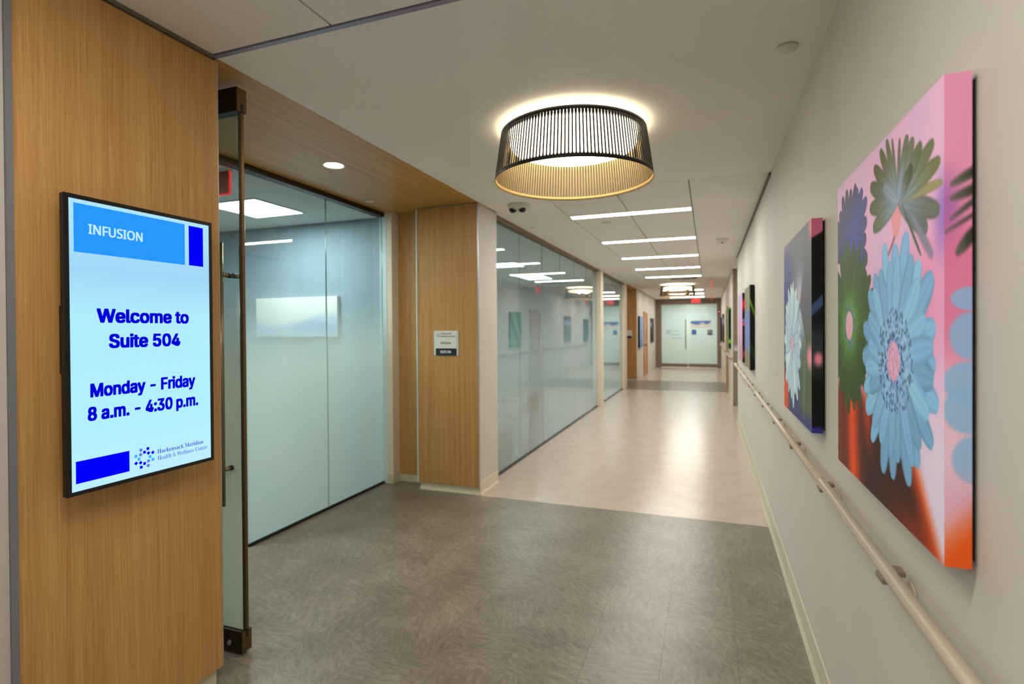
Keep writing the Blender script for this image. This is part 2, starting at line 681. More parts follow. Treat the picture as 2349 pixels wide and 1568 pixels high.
la = sorted([1.745 - 0.6 * k for k in range(0, 11)])
tile_field(la, bars_a)
row = PER / 3
lb = [4.53] + [BAR1 + row * k for k in range(-1, 14)] + [13.87]
lb = [q for q in lb if q <= 13.871]
tile_field(sorted(set(lb)), bars_b)
lc = [16.62, 17.4, 18.0, 18.65, 19.3, 19.9, 20.55, 21.2, 21.85, YEND]
tile_field(lc, bars_c)
bx(XL, XR, 1.768, 4.53, ZC, ZC + 0.014).build('ceiling_plaster', 'gyp', cl)
bx(XL, CX[1], 4.53, BAR1 - row, ZC, ZC + 0.014).build('ceiling_plaster', 'gyp', cl)
bx(XL, XR, 13.875, 16.6, ZC, ZC + 0.014).build('ceiling_plaster', 'gyp', cl)
bx(XR, 1.4, 9.72, 11.6, ZC, ZC + 0.014).build('ceiling_plaster', 'gyp', cl)
bx(-2.16, XL, 5.09, 14.45, ZC, ZC + 0.014).build('ceiling_plaster', 'gyp', cl)
bx(-2.2, 1.2, YEND, 25.5, ZC, ZC + 0.014).build('ceiling_plaster', 'gyp', cl)
# side-room ceilings of large tiles
for (x0, x1, y0, y1) in ((-6.5, -3.17, -0.1, 4.86), (-5.6, -2.16, 5.0, 14.4)):
    nx, ny = int(round((x1 - x0) / 0.61)), int(round((y1 - y0) / 1.22))
    for i in range(nx):
        for j in range(ny):
            xa, xb = x0 + (x1 - x0) * i / nx, x0 + (x1 - x0) * (i + 1) / nx
            ya, yb = y0 + (y1 - y0) * j / ny, y0 + (y1 - y0) * (j + 1) / ny
            slab_tile(cl, 'ceiling_tile', xa, xb, ya, yb, ZC + 0.014, ZC, 'tile', 0.008, 0.003)
struct('trim_1', bx(XL, XR, 1.745, 1.768, ZC - 0.004, ZC + 0.013), 'jtrim', 'slim bluish metal trim where tiles meet plaster ceiling', 'trim')
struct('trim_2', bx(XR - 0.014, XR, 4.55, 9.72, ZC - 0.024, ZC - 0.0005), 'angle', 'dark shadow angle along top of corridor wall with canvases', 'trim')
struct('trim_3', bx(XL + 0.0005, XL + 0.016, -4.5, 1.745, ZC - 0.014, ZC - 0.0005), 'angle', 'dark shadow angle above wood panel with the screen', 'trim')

# ------------------------------------------------------------------ walls
struct('trim_4', bx(XR + 0.0005, 0.6, 11.585, 11.5995, 0, ZC - 0.001), 'taupe', 'thin taupe strip on the far side of the recess', 'trim')  # thin strip makes the recess's far end face darker than the wall
struct('wall_right', bx(XR, 0.6, -4.5, 9.72, 0, ZC), 'wall', 'long cream wall carrying flower canvases and the handrail', 'wall')
struct('wall_right', bx(XR, 0.6, 11.6, YEND + 0.12, 0, ZC), 'wall', 'cream wall continuing beyond the side recess', 'wall')
struct('wall_right', B().box(0.601, 1.3, 9.6, 9.72, 0, ZC).box(0.601, 1.3, 11.6, 11.72, 0, ZC).box(1.3, 1.4, 9.6, 11.72, 0, ZC), 'wall', 'painted inner walls of the side recess', 'wall')
struct('wall_back', bx(-2.3, 0.6, -4.6, -4.5, 0, ZC), 'wall', 'plain wall closing the near end of the corridor', 'wall')
struct('wall_left', bx(-2.3, XL - 0.005, -4.5, 1.012, 0, ZC), 'wall_grey', 'greyish painted wall before the wood panel', 'wall')
struct('wall_left', bx(-3.1, -2.062, 1.013, 1.772, 0, ZC), 'wood_z', 'wood-clad return of the suite entrance', 'wall')
pn = struct('wall_left', bx(-2.061, XL, 1.032, 1.771, 0.075, ZC - 0.016), 'wood_z', 'tall wood wall panel carrying the screen', 'wall panel')
bx(-2.06, XL + 0.001, 1.771, 1.775, 0.075, ZC - 0.016).build('edge_trim', 'silver', pn)
bx(-2.062, XL + 0.004, 1.013, 1.0315, 0.0, ZC - 0.003).build('corner_guard', 'grey_strip', pn)
bx(-2.061, -2.032, 1.032, 1.752, 0.0, 0.0745).build('toe_kick', 'cove', pn)
# entrance recess: wood soffit, far pillar, niche, frame post
so = struct('ceiling_soffit', bx(XG1 - 0.05, XL, YA, 4.86, ZC - 0.0005, ZC + 0.013), 'wood_y', 'wood-panelled soffit over the suite entrance', 'soffit')
pl = struct('wall_pillar', bx(-2.66, XL - 0.012, 4.632, 5.09, 0.0, ZC), 'wall', 'cream pillar faced with wood beside corridor glass', 'pillar')
bx(-2.668, XL - 0.016, 4.61, 4.631, 0.07, ZC - 0.012).build('wood_panel', 'wood_z', pl)
bx(-2.681, -2.669, 4.604, 4.634, 0.06, ZC - 0.012).build('edge_trim', 'plaque_edge', pl)
bx(XL - 0.0155, XL - 0.009, 4.606, 4.631, 0.06, ZC - 0.012).build('edge_trim', 'silver', pl)
B().prism([(4.64, 0.10), (4.628, 0.10), (4.628, 0.025), (4.612, 0.0), (4.64, 0.0)], 'x', -2.66, XL - 0.01).build('cove_base', 'cove', pl, fix=True)
B().prism([(XL - 0.012, 0.115), (XL - 0.006, 0.115), (XL - 0.006, 0.02), (XL + 0.004, 0.0), (XL - 0.012, 0.0)], 'y', 4.625, 5.085).build('cove_base', 'post', pl, fix=True)
ni = struct('wall_niche', bx(-2.998, -2.6, 4.8, 4.9, 0.07, ZC), 'wood_z', 'narrow wood niche beside suite front glass', 'wall panel')
bx(-2.998, -2.662, 4.795, 4.8, 0.0, 0.069).build('cove_base', 'cove', ni)
po = struct('wall_post', bx(-3.06, -3.0, 4.675, 4.88, 0.0, ZC), 'post', 'slim cream post ending the suite front glass', 'post')
bx(-3.064, -2.996, 4.668, 4.79, 0.0, 0.1).build('cove_base', 'cove', po)
# side rooms
struct('wall_suite', bx(-6.5, -3.062, 4.86, 4.99, 0, ZC), 'wall_blue', 'blue-grey wall inside the suite behind glass', 'wall')
struct('wall_suite', bx(-6.6, -6.5, -0.2, 4.99, 0, ZC), 'wall_blue', 'blue-grey side wall deep inside the suite', 'wall')
struct('wall_suite', bx(-6.5, -3.11, -0.2, -0.1, 0, ZC), 'wall_blue', 'near wall inside the suite', 'wall')
struct('wall_waiting_room', bx(-5.7, -5.6, 4.99, 14.5, 0, ZC), 'wall_blue', 'blue-grey wall of the room behind corridor glass', 'wall')
struct('wall_waiting_room', bx(-5.6, -2.2, 14.3, 14.45, 0, ZC), 'wall_blue', 'end wall of the room behind corridor glass', 'wall')
struct('wall_post', bx(-2.2, XL - 0.012, 10.69, 10.97, 0, ZC), 'post', 'cream post dividing the two corridor glass runs', 'post')
struct('wall_post', bx(-2.2, XL - 0.03, 14.02, 14.45, 0, ZC), 'post', 'cream post before the second wood recess', 'post')
# second recess
struct('ceiling_soffit', bx(-3.1, XL, 14.46, 16.35, ZC - 0.0005, ZC + 0.013), 'wood_y', 'wood soffit over the second recess down the corridor', 'soffit')
p2 = struct('wall_pillar', bx(-3.1, XL - 0.012, 16.37, 16.62, 0, ZC), 'wall', 'cream wall end faced with wood at second recess', 'pillar')
bx(-2.7, XL - 0.02, 16.35, 16.3695, 0.07, ZC - 0.012).build('wood_panel', 'wood_z', p2)
bx(-3.1, -3.0, 14.46, 16.34, 0, ZC).build('recess_back', 'wood_z', p2)
struct('wall_left', bx(-2.3, XL - 0.015, 16.62, YEND, 0, ZC), 'wall', 'cream wall past the second recess', 'wall')
# baseboards
prof = [(XR, 0.13), (XR - 0.006, 0.13), (XR - 0.007, 0.03), (XR - 0.018, 0.002), (XR - 0.018, 0.0), (XR, 0.0)]
struct('baseboard_right', B().prism(prof, 'y', -4.5, 9.72), 'cove', 'cream cove base under the handrail wall', 'baseboard', fix=True)
struct('baseboard_right', B().prism(prof, 'y', 11.6, YEND), 'cove', 'cream cove base beyond the side recess', 'baseboard', fix=True)
struct('baseboard_left', bx(XL - 0.015, XL - 0.005, 16.63, 18.05, 0, 0.12), 'cove', 'cream base under far canvas', 'baseboard')


# ------------------------------------------------------------------ glazing
def pane_x(parent, xf, y0, y1, z0, z1, mat, t=0.012):
    # sheet whose front looks along +X
    b = B()
    b.poly([(xf, y0, z0), (xf, y1, z0), (xf, y1, z1), (xf, y0, z1)], 0)
    xb = xf - t
    b.poly([(xb, y0, z0), (xb, y0, z1), (xb, y1, z1), (xb, y1, z0)], 1)
    b.poly([(xb, y0, z0), (xf, y0, z0), (xf, y0, z1), (xb, y0, z1)], 2)
    b.poly([(xb, y1, z0), (xb, y1, z1), (xf, y1, z1), (xf, y1, z0)], 2)
    b.poly([(xb, y0, z1), (xf, y0, z1), (xf, y1, z1), (xb, y1, z1)], 2)
    b.poly([(xb, y0, z0), (xb, y1, z0), (xf, y1, z0), (xf, y0, z0)], 2)
    return b.build('pane', [mat, 'glass_back', 'glass_edge'], parent)


def pane_y(parent, yf, x0, x1, z0, z1, mat, t=0.012):
    # sheet whose front looks along -Y
    b = B()
    yb = yf + t
    b.poly([(x0, yf, z0), (x1, yf, z0), (x1, yf, z1), (x0, yf, z1)], 0)
    b.poly([(x0, yb, z0), (x0, yb, z1), (x1, yb, z1), (x1, yb, z0)], 1)
    b.poly([(x0, yf, z0), (x0, yf, z1), (x0, yb, z1), (x0, yb, z0)], 2)
    b.poly([(x1, yf, z0), (x1, yb, z0), (x1, yb, z1), (x1, yf, z1)], 2)
    b.poly([(x0, yf, z1), (x1, yf, z1), (x1, yb, z1), (x0, yb, z1)], 2)
    b.poly([(x0, yf, z0), (x0, yb, z0), (x1, yb, z0), (x1, yf, z0)], 2)
    return b.build('pane', [mat, 'glass_back', 'glass_edge'], parent)


w1 = thing('window_1', (XG1, 3.8, 0), 'frosted glass front of the suite inside wood entrance', 'glass wall', kind='structure')
for (a, b_) in ((2.955, 3.823), (3.827, 4.672)):
    pane_x(w1, XG1, a, b_, 0.022, 2.70, 'glass_a')
bx(XG1 - 0.05, XG1 + 0.03, YA, 4.672, 2.695, ZC - 0.001).build('header_track', 'dark_bronze', w1)
bx(XG1 - 0.04, XG1 + 0.012, 2.955, 4.672, 0.0, 0.02).build('floor_channel', 'black', w1)
bx(XG1 - 0.03, -3.061, 4.673, 4.69, 0.0, ZC - 0.045).build('jamb', 'plaque_edge', w1)

w2 = thing('window_2', (XG2, 7.9, 0), 'long frosted glass wall beside the corridor, six panes', 'glass wall', kind='structure')
ys = [5.095 + (10.688 - 5.095) * i / 6 for i in range(7)]
for i in range(6):
    pane_x(w2, XG2, ys[i] + 0.002, ys[i + 1] - 0.002, 0.024, 2.70, 'glass_b')
bx(XG2 - 0.05, XG2 + 0.05, 5.092, 10.688, 2.70, ZC - 0.001).build('header_track', 'header', w2)
bx(XG2 - 0.04, XG2 + 0.015, 5.092, 10.688, 0.0, 0.022).build('floor_channel', 'black', w2)
w3 = thing('window_3', (XG2, 12.5, 0), 'shorter frosted glass wall beyond the cream post', 'glass wall', kind='structure')
ys = [10.972 + (14.018 - 10.972) * i / 4 for i in range(5)]
for i in range(4):
    pane_x(w3, XG2, ys[i] + 0.002, ys[i + 1] - 0.002, 0.024, 2.70, 'glass_b')
bx(XG2 - 0.05, XG2 + 0.05, 10.972, 14.018, 2.70, ZC - 0.001).build('header_track', 'header', w3)
bx(XG2 - 0.04, XG2 + 0.015, 10.972, 14.018, 0.0, 0.022).build('floor_channel', 'black', w3)

# open glass door of the suite, standing across the recess
d1 = thing('door_1', (-2.6, 1.97, 0), 'open glass door with bronze rails and tall pull handles', 'door', kind='structure')
DX0, DX1, DY = -3.10, -2.095, 1.972
pane_y(d1, DY - 0.006, DX0, DX1 - 0.004, 0.105, 2.60, 'glass_door')
for nm, z0, z1 in (('bottom_rail', 0.012, 0.115), ('top_rail', 2.59, 2.705)):
    rl = bx(DX0, DX1, DY - 0.026, DY + 0.026, z0, z1).build(nm, 'dark_bronze', d1, bevel=0.002)
    bx(DX1 - 0.003, DX1 + 0.004, DY - 0.024, DY + 0.030, z0 + 0.002, z1 - 0.002).build('end_cap', 'bronze', rl)
    bx(DX1 + 0.001, DX1 + 0.006, DY - 0.002, DY + 0.010, z1 - 0.035 if nm == 'bottom_rail' else z0 + 0.002, z1 + 0.001 if nm == 'bottom_rail' else z0 + 0.04).build('slot', 'black', rl)
    if nm == 'bottom_rail':
        B().tube((-2.165, DY - 0.027, 0.055), (-2.165, DY - 0.036, 0.055), 0.011, 16).build('lock_cylinder', 'silver', rl)
B().box(DX1 - 0.0035, DX1 + 0.001, DY - 0.012, DY + 0.000, 0.116, 2.589, 0).box(DX1 - 0.0035, DX1 + 0.0015, DY + 0.0005, DY + 0.016, 0.116, 2.589, 1).build('edge_strip', ['dark_bronze', 'bronze'], d1)
HX = -2.163
for s, nm in ((-1, 'pull_handle'), (1, 'pull_handle')):
    yb = DY + s * 0.062
    h = B().tube((HX, yb, 0.72), (HX, yb, 1.965), 0.0125, 18).build(nm, 'rod', d1)
    for z in (0.89, 1.815):
        q = B().tube((HX, yb - s * 0.011, z), (HX, DY + s * 0.007, z), 0.0105, 14).build('standoff', 'rod', h)
        B().tube((HX, DY + s * 0.022, z), (HX, DY + s * 0.008, z), 0.0125, 14).build('collar', 'black', h)

# end doors of the corridor
d2 = thing('door_2', (-0.78, YEND, 0), 'pale frosted double glass doors closing the far end', 'door', kind='structure')
B().box(-2.03, -1.80, YEND - 0.06, YEND + 0.05, 0, ZC).build('jamb', 'frame_brown', d2)
B().box(0.30, XR - 0.001, YEND - 0.06, YEND + 0.05, 0, ZC).build('jamb', 'frame_brown', d2)
B().box(-1.799, 0.299, YEND - 0.06, YEND + 0.05, 2.52, ZC).build('header', 'frame_brown', d2)
for x0, x1 in ((-1.795, -0.792), (-0.776, 0.296)):
    pane_y(d2, YEND - 0.006, x0, x1, 0.16, 2.515, 'glass_end')
    bx(x0, x1, YEND - 0.025, YEND + 0.025, 0.02, 0.159).build('bottom_rail', 'frame_brown', d2)
h = B().tube((-0.872, YEND - 0.07, 0.74), (-0.872, YEND - 0.07, 1.91), 0.018, 12).build('pull_handle', 'rod', d2)
for z in (0.9, 1.75):
    B().tube((-0.872, YEND - 0.07, z), (-0.872, YEND - 0.008, z), 0.012, 10).build('standoff', 'rod', h)
EY = YEND - 0.008
lettering('lettering', 'Hackensack\nMeridian Health\n& Wellness Center', 'ink_blue', d2, (-1.42, EY, 1.43), (1, 0, 0), (0, 0, 1), 0.40, 0.075)


def logo(name, cx, cz, R, flat, parent, mats, depth):
    # ring of small squares and diamonds; flat(a, z, d) gives the point
    cols_ = [0, 0, 2, 1, 0, 0, 2, 1]
    b = B()
    s = R * 0.155
    for ring, (rad, ph) in enumerate(((0.60, 90.0), (0.98, 68.0))):
        for i in range(8):
            an = math.radians(ph - 45 * i)
            px, pz = cx + R * rad * math.cos(an), cz + R * rad * math.sin(an)
            t = 45 if i % 2 else 0
            pts = []
            for k in range(4):
                q = math.radians(45 + 90 * k + t)
                pts.append(flat(px + s * 1.35 * math.cos(q), pz + s * 1.35 * math.sin(q), depth))
            b.poly(pts, cols_[i])
    return b.build(name, mats, parent)


logo('emblem', -1.53, 1.42, 0.085, lambda a, z, d: (a, EY - d, z), d2, ['ink_deep', 'ink_blue', 'ink_sky'], 0.001)

po_ = tag(bx(-0.69, 0.10, EY - 0.006, EY - 0.002, 1.57, 1.88).build('glass_picture', 'paper'), 'pale blue landscape picture seen in far glass doors', 'glass_picture')  # flat stand-in added for a landscape picture seen in the door glass
for i, (z0, z1, a, b_, mt) in enumerate(((1.745, 1.85, -0.685, 0.09, 'ink_sky'), (1.70, 1.76, -0.6, 0.05, 'ink_blue'))):
    B().prism([(a, z1), (a, z0 + 0.02), (a + (b_ - a) * 0.3, z0), (a + (b_ - a) * 0.55, z0 + 0.05), (a + (b_ - a) * 0.8, z0 + 0.01), (b_, z0 + 0.06), (b_, z1)], 'y', EY - 0.007 - 0.001 * i, EY - 0.006).build('printed_hills', mt, po_, fix=True)
n1 = tag(bx(-0.64, -0.475, EY - 0.006, EY - 0.002, 1.315, 1.505).build('notice', 'ink_deep'), 'small deep blue notice on far glass doors', 'notice')
B().tube((-0.557, EY - 0.006, 1.41), (-0.557, EY - 0.008, 1.41), 0.045, 20).build('notice_symbol', 'ink_sky', n1)
n2 = tag(bx(-0.06, 0.135, EY - 0.008, EY - 0.002, 1.30, 1.50).build('door_plaque', 'ink'), 'grey and dark suite plaque on far glass doors', 'plaque')
bx(-0.055, 0.13, EY - 0.009, EY - 0.0075, 1.30, 1.35).build('plaque_band', 'navy', n2)
# lobby beyond the far doors
struct('wall_lobby', B().box(-2.4, -2.3, YEND + 0.06, 25.5, 0, ZC).box(0.9, 1.0, YEND + 0.13, 25.5, 0, ZC).box(-2.3, 0.9, 25.4, 25.5, 0, ZC), 'wall', 'cream walls of the lobby beyond far glass doors', 'wall')

# timber doors in the side walls
d3 = thing('door_3', (XL - 0.01, 18.6, 0), 'tan timber door in the far wall opposite the handrail', 'door', kind='structure')
bx(XL - 0.014, XL - 0.004, 18.22, 19.02, 0.0, 2.05).build('door_leaf', 'wood_d', d3)
B().box(XL - 0.0145, XL + 0.02, 18.13, 18.215, 0, 2.12).box(XL - 0.0145, XL + 0.02, 19.025, 19.11, 0, 2.12).box(XL - 0.0145, XL + 0.02, 18.216, 19.024, 2.055, 2.12).build('door_frame', 'wood_d', d3)
B().tube((XL + 0.0, 18.3, 1.02), (XL + 0.06, 18.3, 1.02), 0.028, 12).build('door_handle', 'black', d3)
d4 = thing('door_4', (XR, 14.6, 0), 'tan timber door with frame on far handrail wall', 'door', kind='structure')
bx(XR - 0.008, XR - 0.0005, 14.22, 15.02, 0.0, 2.02).build('door_leaf', 'wood_d', d4)
B().box(XR - 0.03, XR - 0.0005, 14.13, 14.215, 0, 2.1).box(XR - 0.03, XR - 0.0005, 15.025, 15.11, 0, 2.1).box(XR - 0.03, XR - 0.0005, 14.216, 15.024, 2.025, 2.1).build('door_frame', 'wood_d', d4)
B().tube((XR - 0.06, 14.3, 1.02), (XR - 0.008, 14.3, 1.02), 0.026, 12).build('door_handle', 'silver', d4)
d5 = thing('door_5', (1.3, 10.66, 0), 'timber door at the back of the side recess', 'door', kind='structure')
bx(1.27, 1.299, 10.2, 11.12, 0.0, 2.1).build('door_leaf', 'wood_d', d5)
B().tube((1.27, 10.3, 1.02), (1.21, 10.3, 1.02), 0.026, 12).build('door_handle', 'silver', d5)


# ------------------------------------------------------------------ ceiling lights
def bar_light(y, label, group):
    t = thing('ceiling_light', ((CX[1] + CX[3]) / 2, y, ZC), label, 'light', group)
    x0, x1 = CX[1] + 0.004, CX[3] - 0.004
    B().box(x0, x1, y - 0.07, y + 0.07, ZC + 0.0, ZC + 0.0135).box(x0, x1, y - 0.07, y - 0.062, ZC - 0.002, ZC).box(x0, x1, y + 0.062, y + 0.07, ZC - 0.002, ZC).box(x0, x0 + 0.008, y - 0.062, y + 0.062, ZC - 0.002, ZC).box(x1 - 0.008, x1, y - 0.062, y + 0.062, ZC - 0.002, ZC).build('housing', 'housing', t)
    bx(x0 + 0.009, x1 - 0.009, y - 0.061, y + 0.061, ZC - 0.0015, ZC - 0.0004).build('diffuser', 'bar', t)
    return t


for i, y in enumerate(bars_b):
    lab = ['first bar light in the row after the plaster ceiling', 'second bar light in the row after the plaster ceiling', 'middle bar light of the five between the drum lamps',
           'fourth bar light of the five between the drum lamps', 'last bar light before the distant drum lamp'][i]
    bar_light(y, lab, 'linear corridor lights')
for i, y in enumerate(bars_c):
    bar_light(y, ['bar light just past the distant drum lamp', 'middle bar light between distant drum lamp and glass doors', 'bar light closest to the far glass doors'][i], 'linear corridor lights')
for y, lab in zip(bars_a, ('bar light in the tiled ceiling between screen and flower canvas', 'bar light in the tiled ceiling before the wood panel', 'bar light closest to the plain back wall')):
    bar_light(y, lab, 'linear lights before the entrance')


def square_light(x, y, w, d, label):
    t = thing('panel_light', (x, y, ZC), label, 'light', 'square panel lights in side rooms')
    B().box(x - w, x + w, y - d, y - d + 0.025, ZC - 0.012, ZC - 0.001).box(x - w, x + w, y + d - 0.025, y + d, ZC - 0.012, ZC - 0.001).box(x - w, x - w + 0.025, y - d + 0.025, y + d - 0.025, ZC - 0.012, ZC - 0.001).box(x + w - 0.025, x + w, y - d + 0.025, y + d - 0.025, ZC - 0.012, ZC - 0.001).build('frame', 'housing', t)
    bx(x - w + 0.026, x + w - 0.026, y - d + 0.026, y + d - 0.026, ZC - 0.008, ZC - 0.002).build('diffuser', 'troffer', t)


square_light(-4.11, 4.04, 0.32, 0.33, 'square panel light seen through the suite front glass')
square_light(-4.9, 1.6, 0.31, 0.61, 'panel light deeper in the suite')
square_light(-3.5, 9.2, 0.31, 0.31, 'square panel light behind nearer corridor glass panes')
square_light(-3.7, 11.5, 0.31, 0.61, 'panel light behind the cream post and corridor glass')
square_light(-3.9, 6.6, 0.31, 0.31, 'panel light above the chairs behind corridor glass')
square_light(-0.7, 24.0, 0.31, 0.61, 'panel light in the lobby beyond far doors')
square_light(-2.55, 15.4, 0.1, 0.1, 'small lit panel in the second wood recess')


def drum_lamp(cx, cy, label, ribs_as_parts):
    t = thing('drum_lamp', (cx, cy, 2.42), label, 'lamp', 'slatted drum lamps')
    z0, z1 = 2.42, 2.70
    r0_, r1_ = 0.465, 0.425
    hb = 0.021
    th = 0.004

    def rad(z):
        return r0_ + (r1_ - r0_) * (z - z0) / (z1 - z0)
    for nm, a, b_ in (('bottom_band', z0, z0 + hb), ('top_band', z1 - hb, z1)):
        ra, rb = rad(a), rad(b_)
        B().lathe((cx, cy, 0), [(ra, a), (rb, b_), (rb - th, b_), (ra - th, a)], 150, [0, 1, 1, 1], close=True).build(nm, ['lampblack', 'gold'], t)
    NR = 150
    za, zb = z0 + hb - 0.0005, z1 - hb + 0.0005
    wa = 0.0085

    def rib(b, an):
        pts = []
        for z, w in ((za, wa * 1.9), (za + 0.006, wa), (zb - 0.03, wa), (zb - 0.016, wa * 1.75), (zb, wa * 1.85)):
            for rr_ in (rad(z), rad(z) - th):
                for s in (-1, 1):
                    aa = an + s * w / 2 / rad(z)
                    pts.append((cx + rr_ * math.cos(aa), cy + rr_ * math.sin(aa), z))
        n = len(b.v)
        b.v += pts
        for k in range(4):
            q, p_ = n + 4 * k, n + 4 * (k + 1)
            for f, mi in (([q, q + 1, p_ + 1, p_], 0), ([q + 3, q + 2, p_ + 2, p_ + 3], 1), ([q + 1, q + 3, p_ + 3, p_ + 1], 0), ([q + 2, q, p_, p_ + 2], 0)):
                b.f.append(f)
                b.mi.append(mi)
                b.sm.append(False)
        return b
    if ribs_as_parts:
        first = rib(B(), 0.0).build('slat', ['lampblack', 'gold'], t)
        for i in range(1, NR):
            o = first.copy()
            COL.objects.link(o)
            o.rotation_euler = (0, 0, 2 * PI * i / NR)
    else:
        b = B()
        for i in range(NR):
            rib(b, 2 * PI * i / NR)
        o = b.build('slats', ['lampblack', 'gold'], t)
        o['kind'] = 'stuff'
    B().lathe((cx, cy, 0), [(0.0, 2.612), (0.34, 2.612), (0.362, 2.62), (0.372, 2.636), (0.372, 2.712), (0.0, 2.712)], 96, 0).build('diffuser', 'drum', t)
    B().lathe((cx, cy, 0), [(0.0, 2.7125), (0.16, 2.7125), (0.16, ZC - 0.0005), (0.0, ZC - 0.0005)], 40, 0).build('canopy', 'white', t)
    b = B()
    for k in range(3):
        an = math.radians(255 + 120 * k)
        c, s = math.cos(an), math.sin(an)
        p = Vector((cx + 0.37 * c, cy + 0.37 * s, 2.69))
        q = Vector((cx + (rad(2.69) - 0.002) * c, cy + (rad(2.69) - 0.002) * s, 2.69))
        b.tube(p, q, 0.005, 8)
    b.build('spokes', 'lampblack', t)
    pin = B().tube((cx + 0.449 * math.cos(math.radians(282)), cy + 0.449 * math.sin(math.radians(282)), 2.436), (cx + 0.461 * math.cos(math.radians(282)), cy + 0.461 * math.sin(math.radians(282)), 2.436), 0.006, 12).build('pin', 'silver', t)
    return t


drum_lamp(-0.752, 3.12, 'black slatted drum lamp over the grey marbled floor', True)
drum_lamp(-0.79, 15.1, 'distant black drum lamp over the second grey floor band', False)

# recessed downlight in the wood soffit
t = thing('downlight', (-2.53, 3.2, ZC), 'lit round downlight recessed in the wood soffit', 'light')
B().lathe((-2.53, 3.2, ZC), [(0.064, -0.0008), (0.066, -0.004), (0.079, -0.003), (0.080, -0.0008)], 40).build('trim_ring', 'white', t)
B().lathe((-2.53, 3.2, ZC), [(0.0, -0.002), (0.0645, -0.002)], 40).build('lens', 'spot', t)


def cap(x, y, r, label, group, drop=0.006, mat='white'):
    t = thing('sprinkler_cap', (x, y, ZC), label, 'sprinkler cap', group)
    B().lathe((x, y, ZC), [(0.0, -drop), (r * 0.9, -drop), (r, -drop * 0.6), (r, -drop * 0.35), (r * 0.86, -drop * 0.3), (r * 0.86, -0.0005)], 32).build('cover_plate', mat, t)
    return t


cap(0.316, 2.553, 0.043, 'round cream sprinkler cap above the large flower canvas', None, 0.012)
cap(-2.915, 4.187, 0.04, 'small round cap in the wood soffit beside downlight', None, 0.010)
cap(-1.07, 6.0, 0.055, 'round cap between the first two bar lights', None, 0.010)
for i, y in enumerate((5.97, 7.8, 9.66, 11.45, 13.2)):
    cap(-1.91, y, 0.034, 'small round cap level with ' + ['the first bar light', 'the second bar light', 'the middle bar light', 'the fourth bar light', 'the slatted air vent'][i] + ', beside the corridor glass', 'small caps along the glass', 0.007)

# smoke detector
t = thing('smoke_detector', (0.17, 7.69, ZC), 'white smoke detector on ceiling tile above the handrail', 'smoke detector')
B().lathe((0.17, 7.69, ZC), [(0.078, -0.0005), (0.078, -0.014), (0.066, -0.022), (0.052, -0.04), (0.03, -0.046), (0.0, -0.046)], 32).build('body', 'white', t)
B().lathe((0.17, 7.69, ZC), [(0.018, -0.0462), (0.016, -0.056), (0.0, -0.058)], 20).build('sensor', 'angle', t)

# twin-lens security camera
t = thing('security_camera', (-1.697, 4.852, ZC), 'white ceiling security camera with two black lens domes', 'camera')
B().lathe((-1.697, 4.852, ZC), [(0.112, -0.0005), (0.112, -0.022), (0.106, -0.034), (0.09, -0.052), (0.06, -0.06), (0.0, -0.06)], 40).build('body', 'white', t)
for dx in (-0.045, 0.045):
    c_ = (-1.697 + dx, 4.80 + 0.01 * (dx > 0), ZC - 0.048)
    B().lathe(c_, [(0.037, 0.0), (0.036, -0.012), (0.03, -0.024), (0.018, -0.034), (0.0, -0.038)], 24).build('lens_dome', 'lens', t)

# ceiling air diffuser
t = thing('air_vent', (-0.55, 13.3, ZC), 'slatted air vent in the ceiling beside distant drum lamp', 'vent')
B().box(-0.86, -0.24, 13.14, 13.16, ZC - 0.012, ZC - 0.0005).box(-0.86, -0.24, 13.44, 13.46, ZC - 0.012, ZC - 0.0005).box(-0.86, -0.84, 13.16, 13.44, ZC - 0.012, ZC - 0.0005).box(-0.26, -0.24, 13.16, 13.44, ZC - 0.012, ZC - 0.0005).build('frame', 'white', t)
for k in range(5):
    y = 13.19 + 0.055 * k
    B().prism([(y, ZC - 0.012), (y + 0.03, ZC - 0.001), (y + 0.034, ZC - 0.001), (y + 0.004, ZC - 0.012)], 'x', -0.84, -0.26).build('slat', 'angle', t, fix=True)


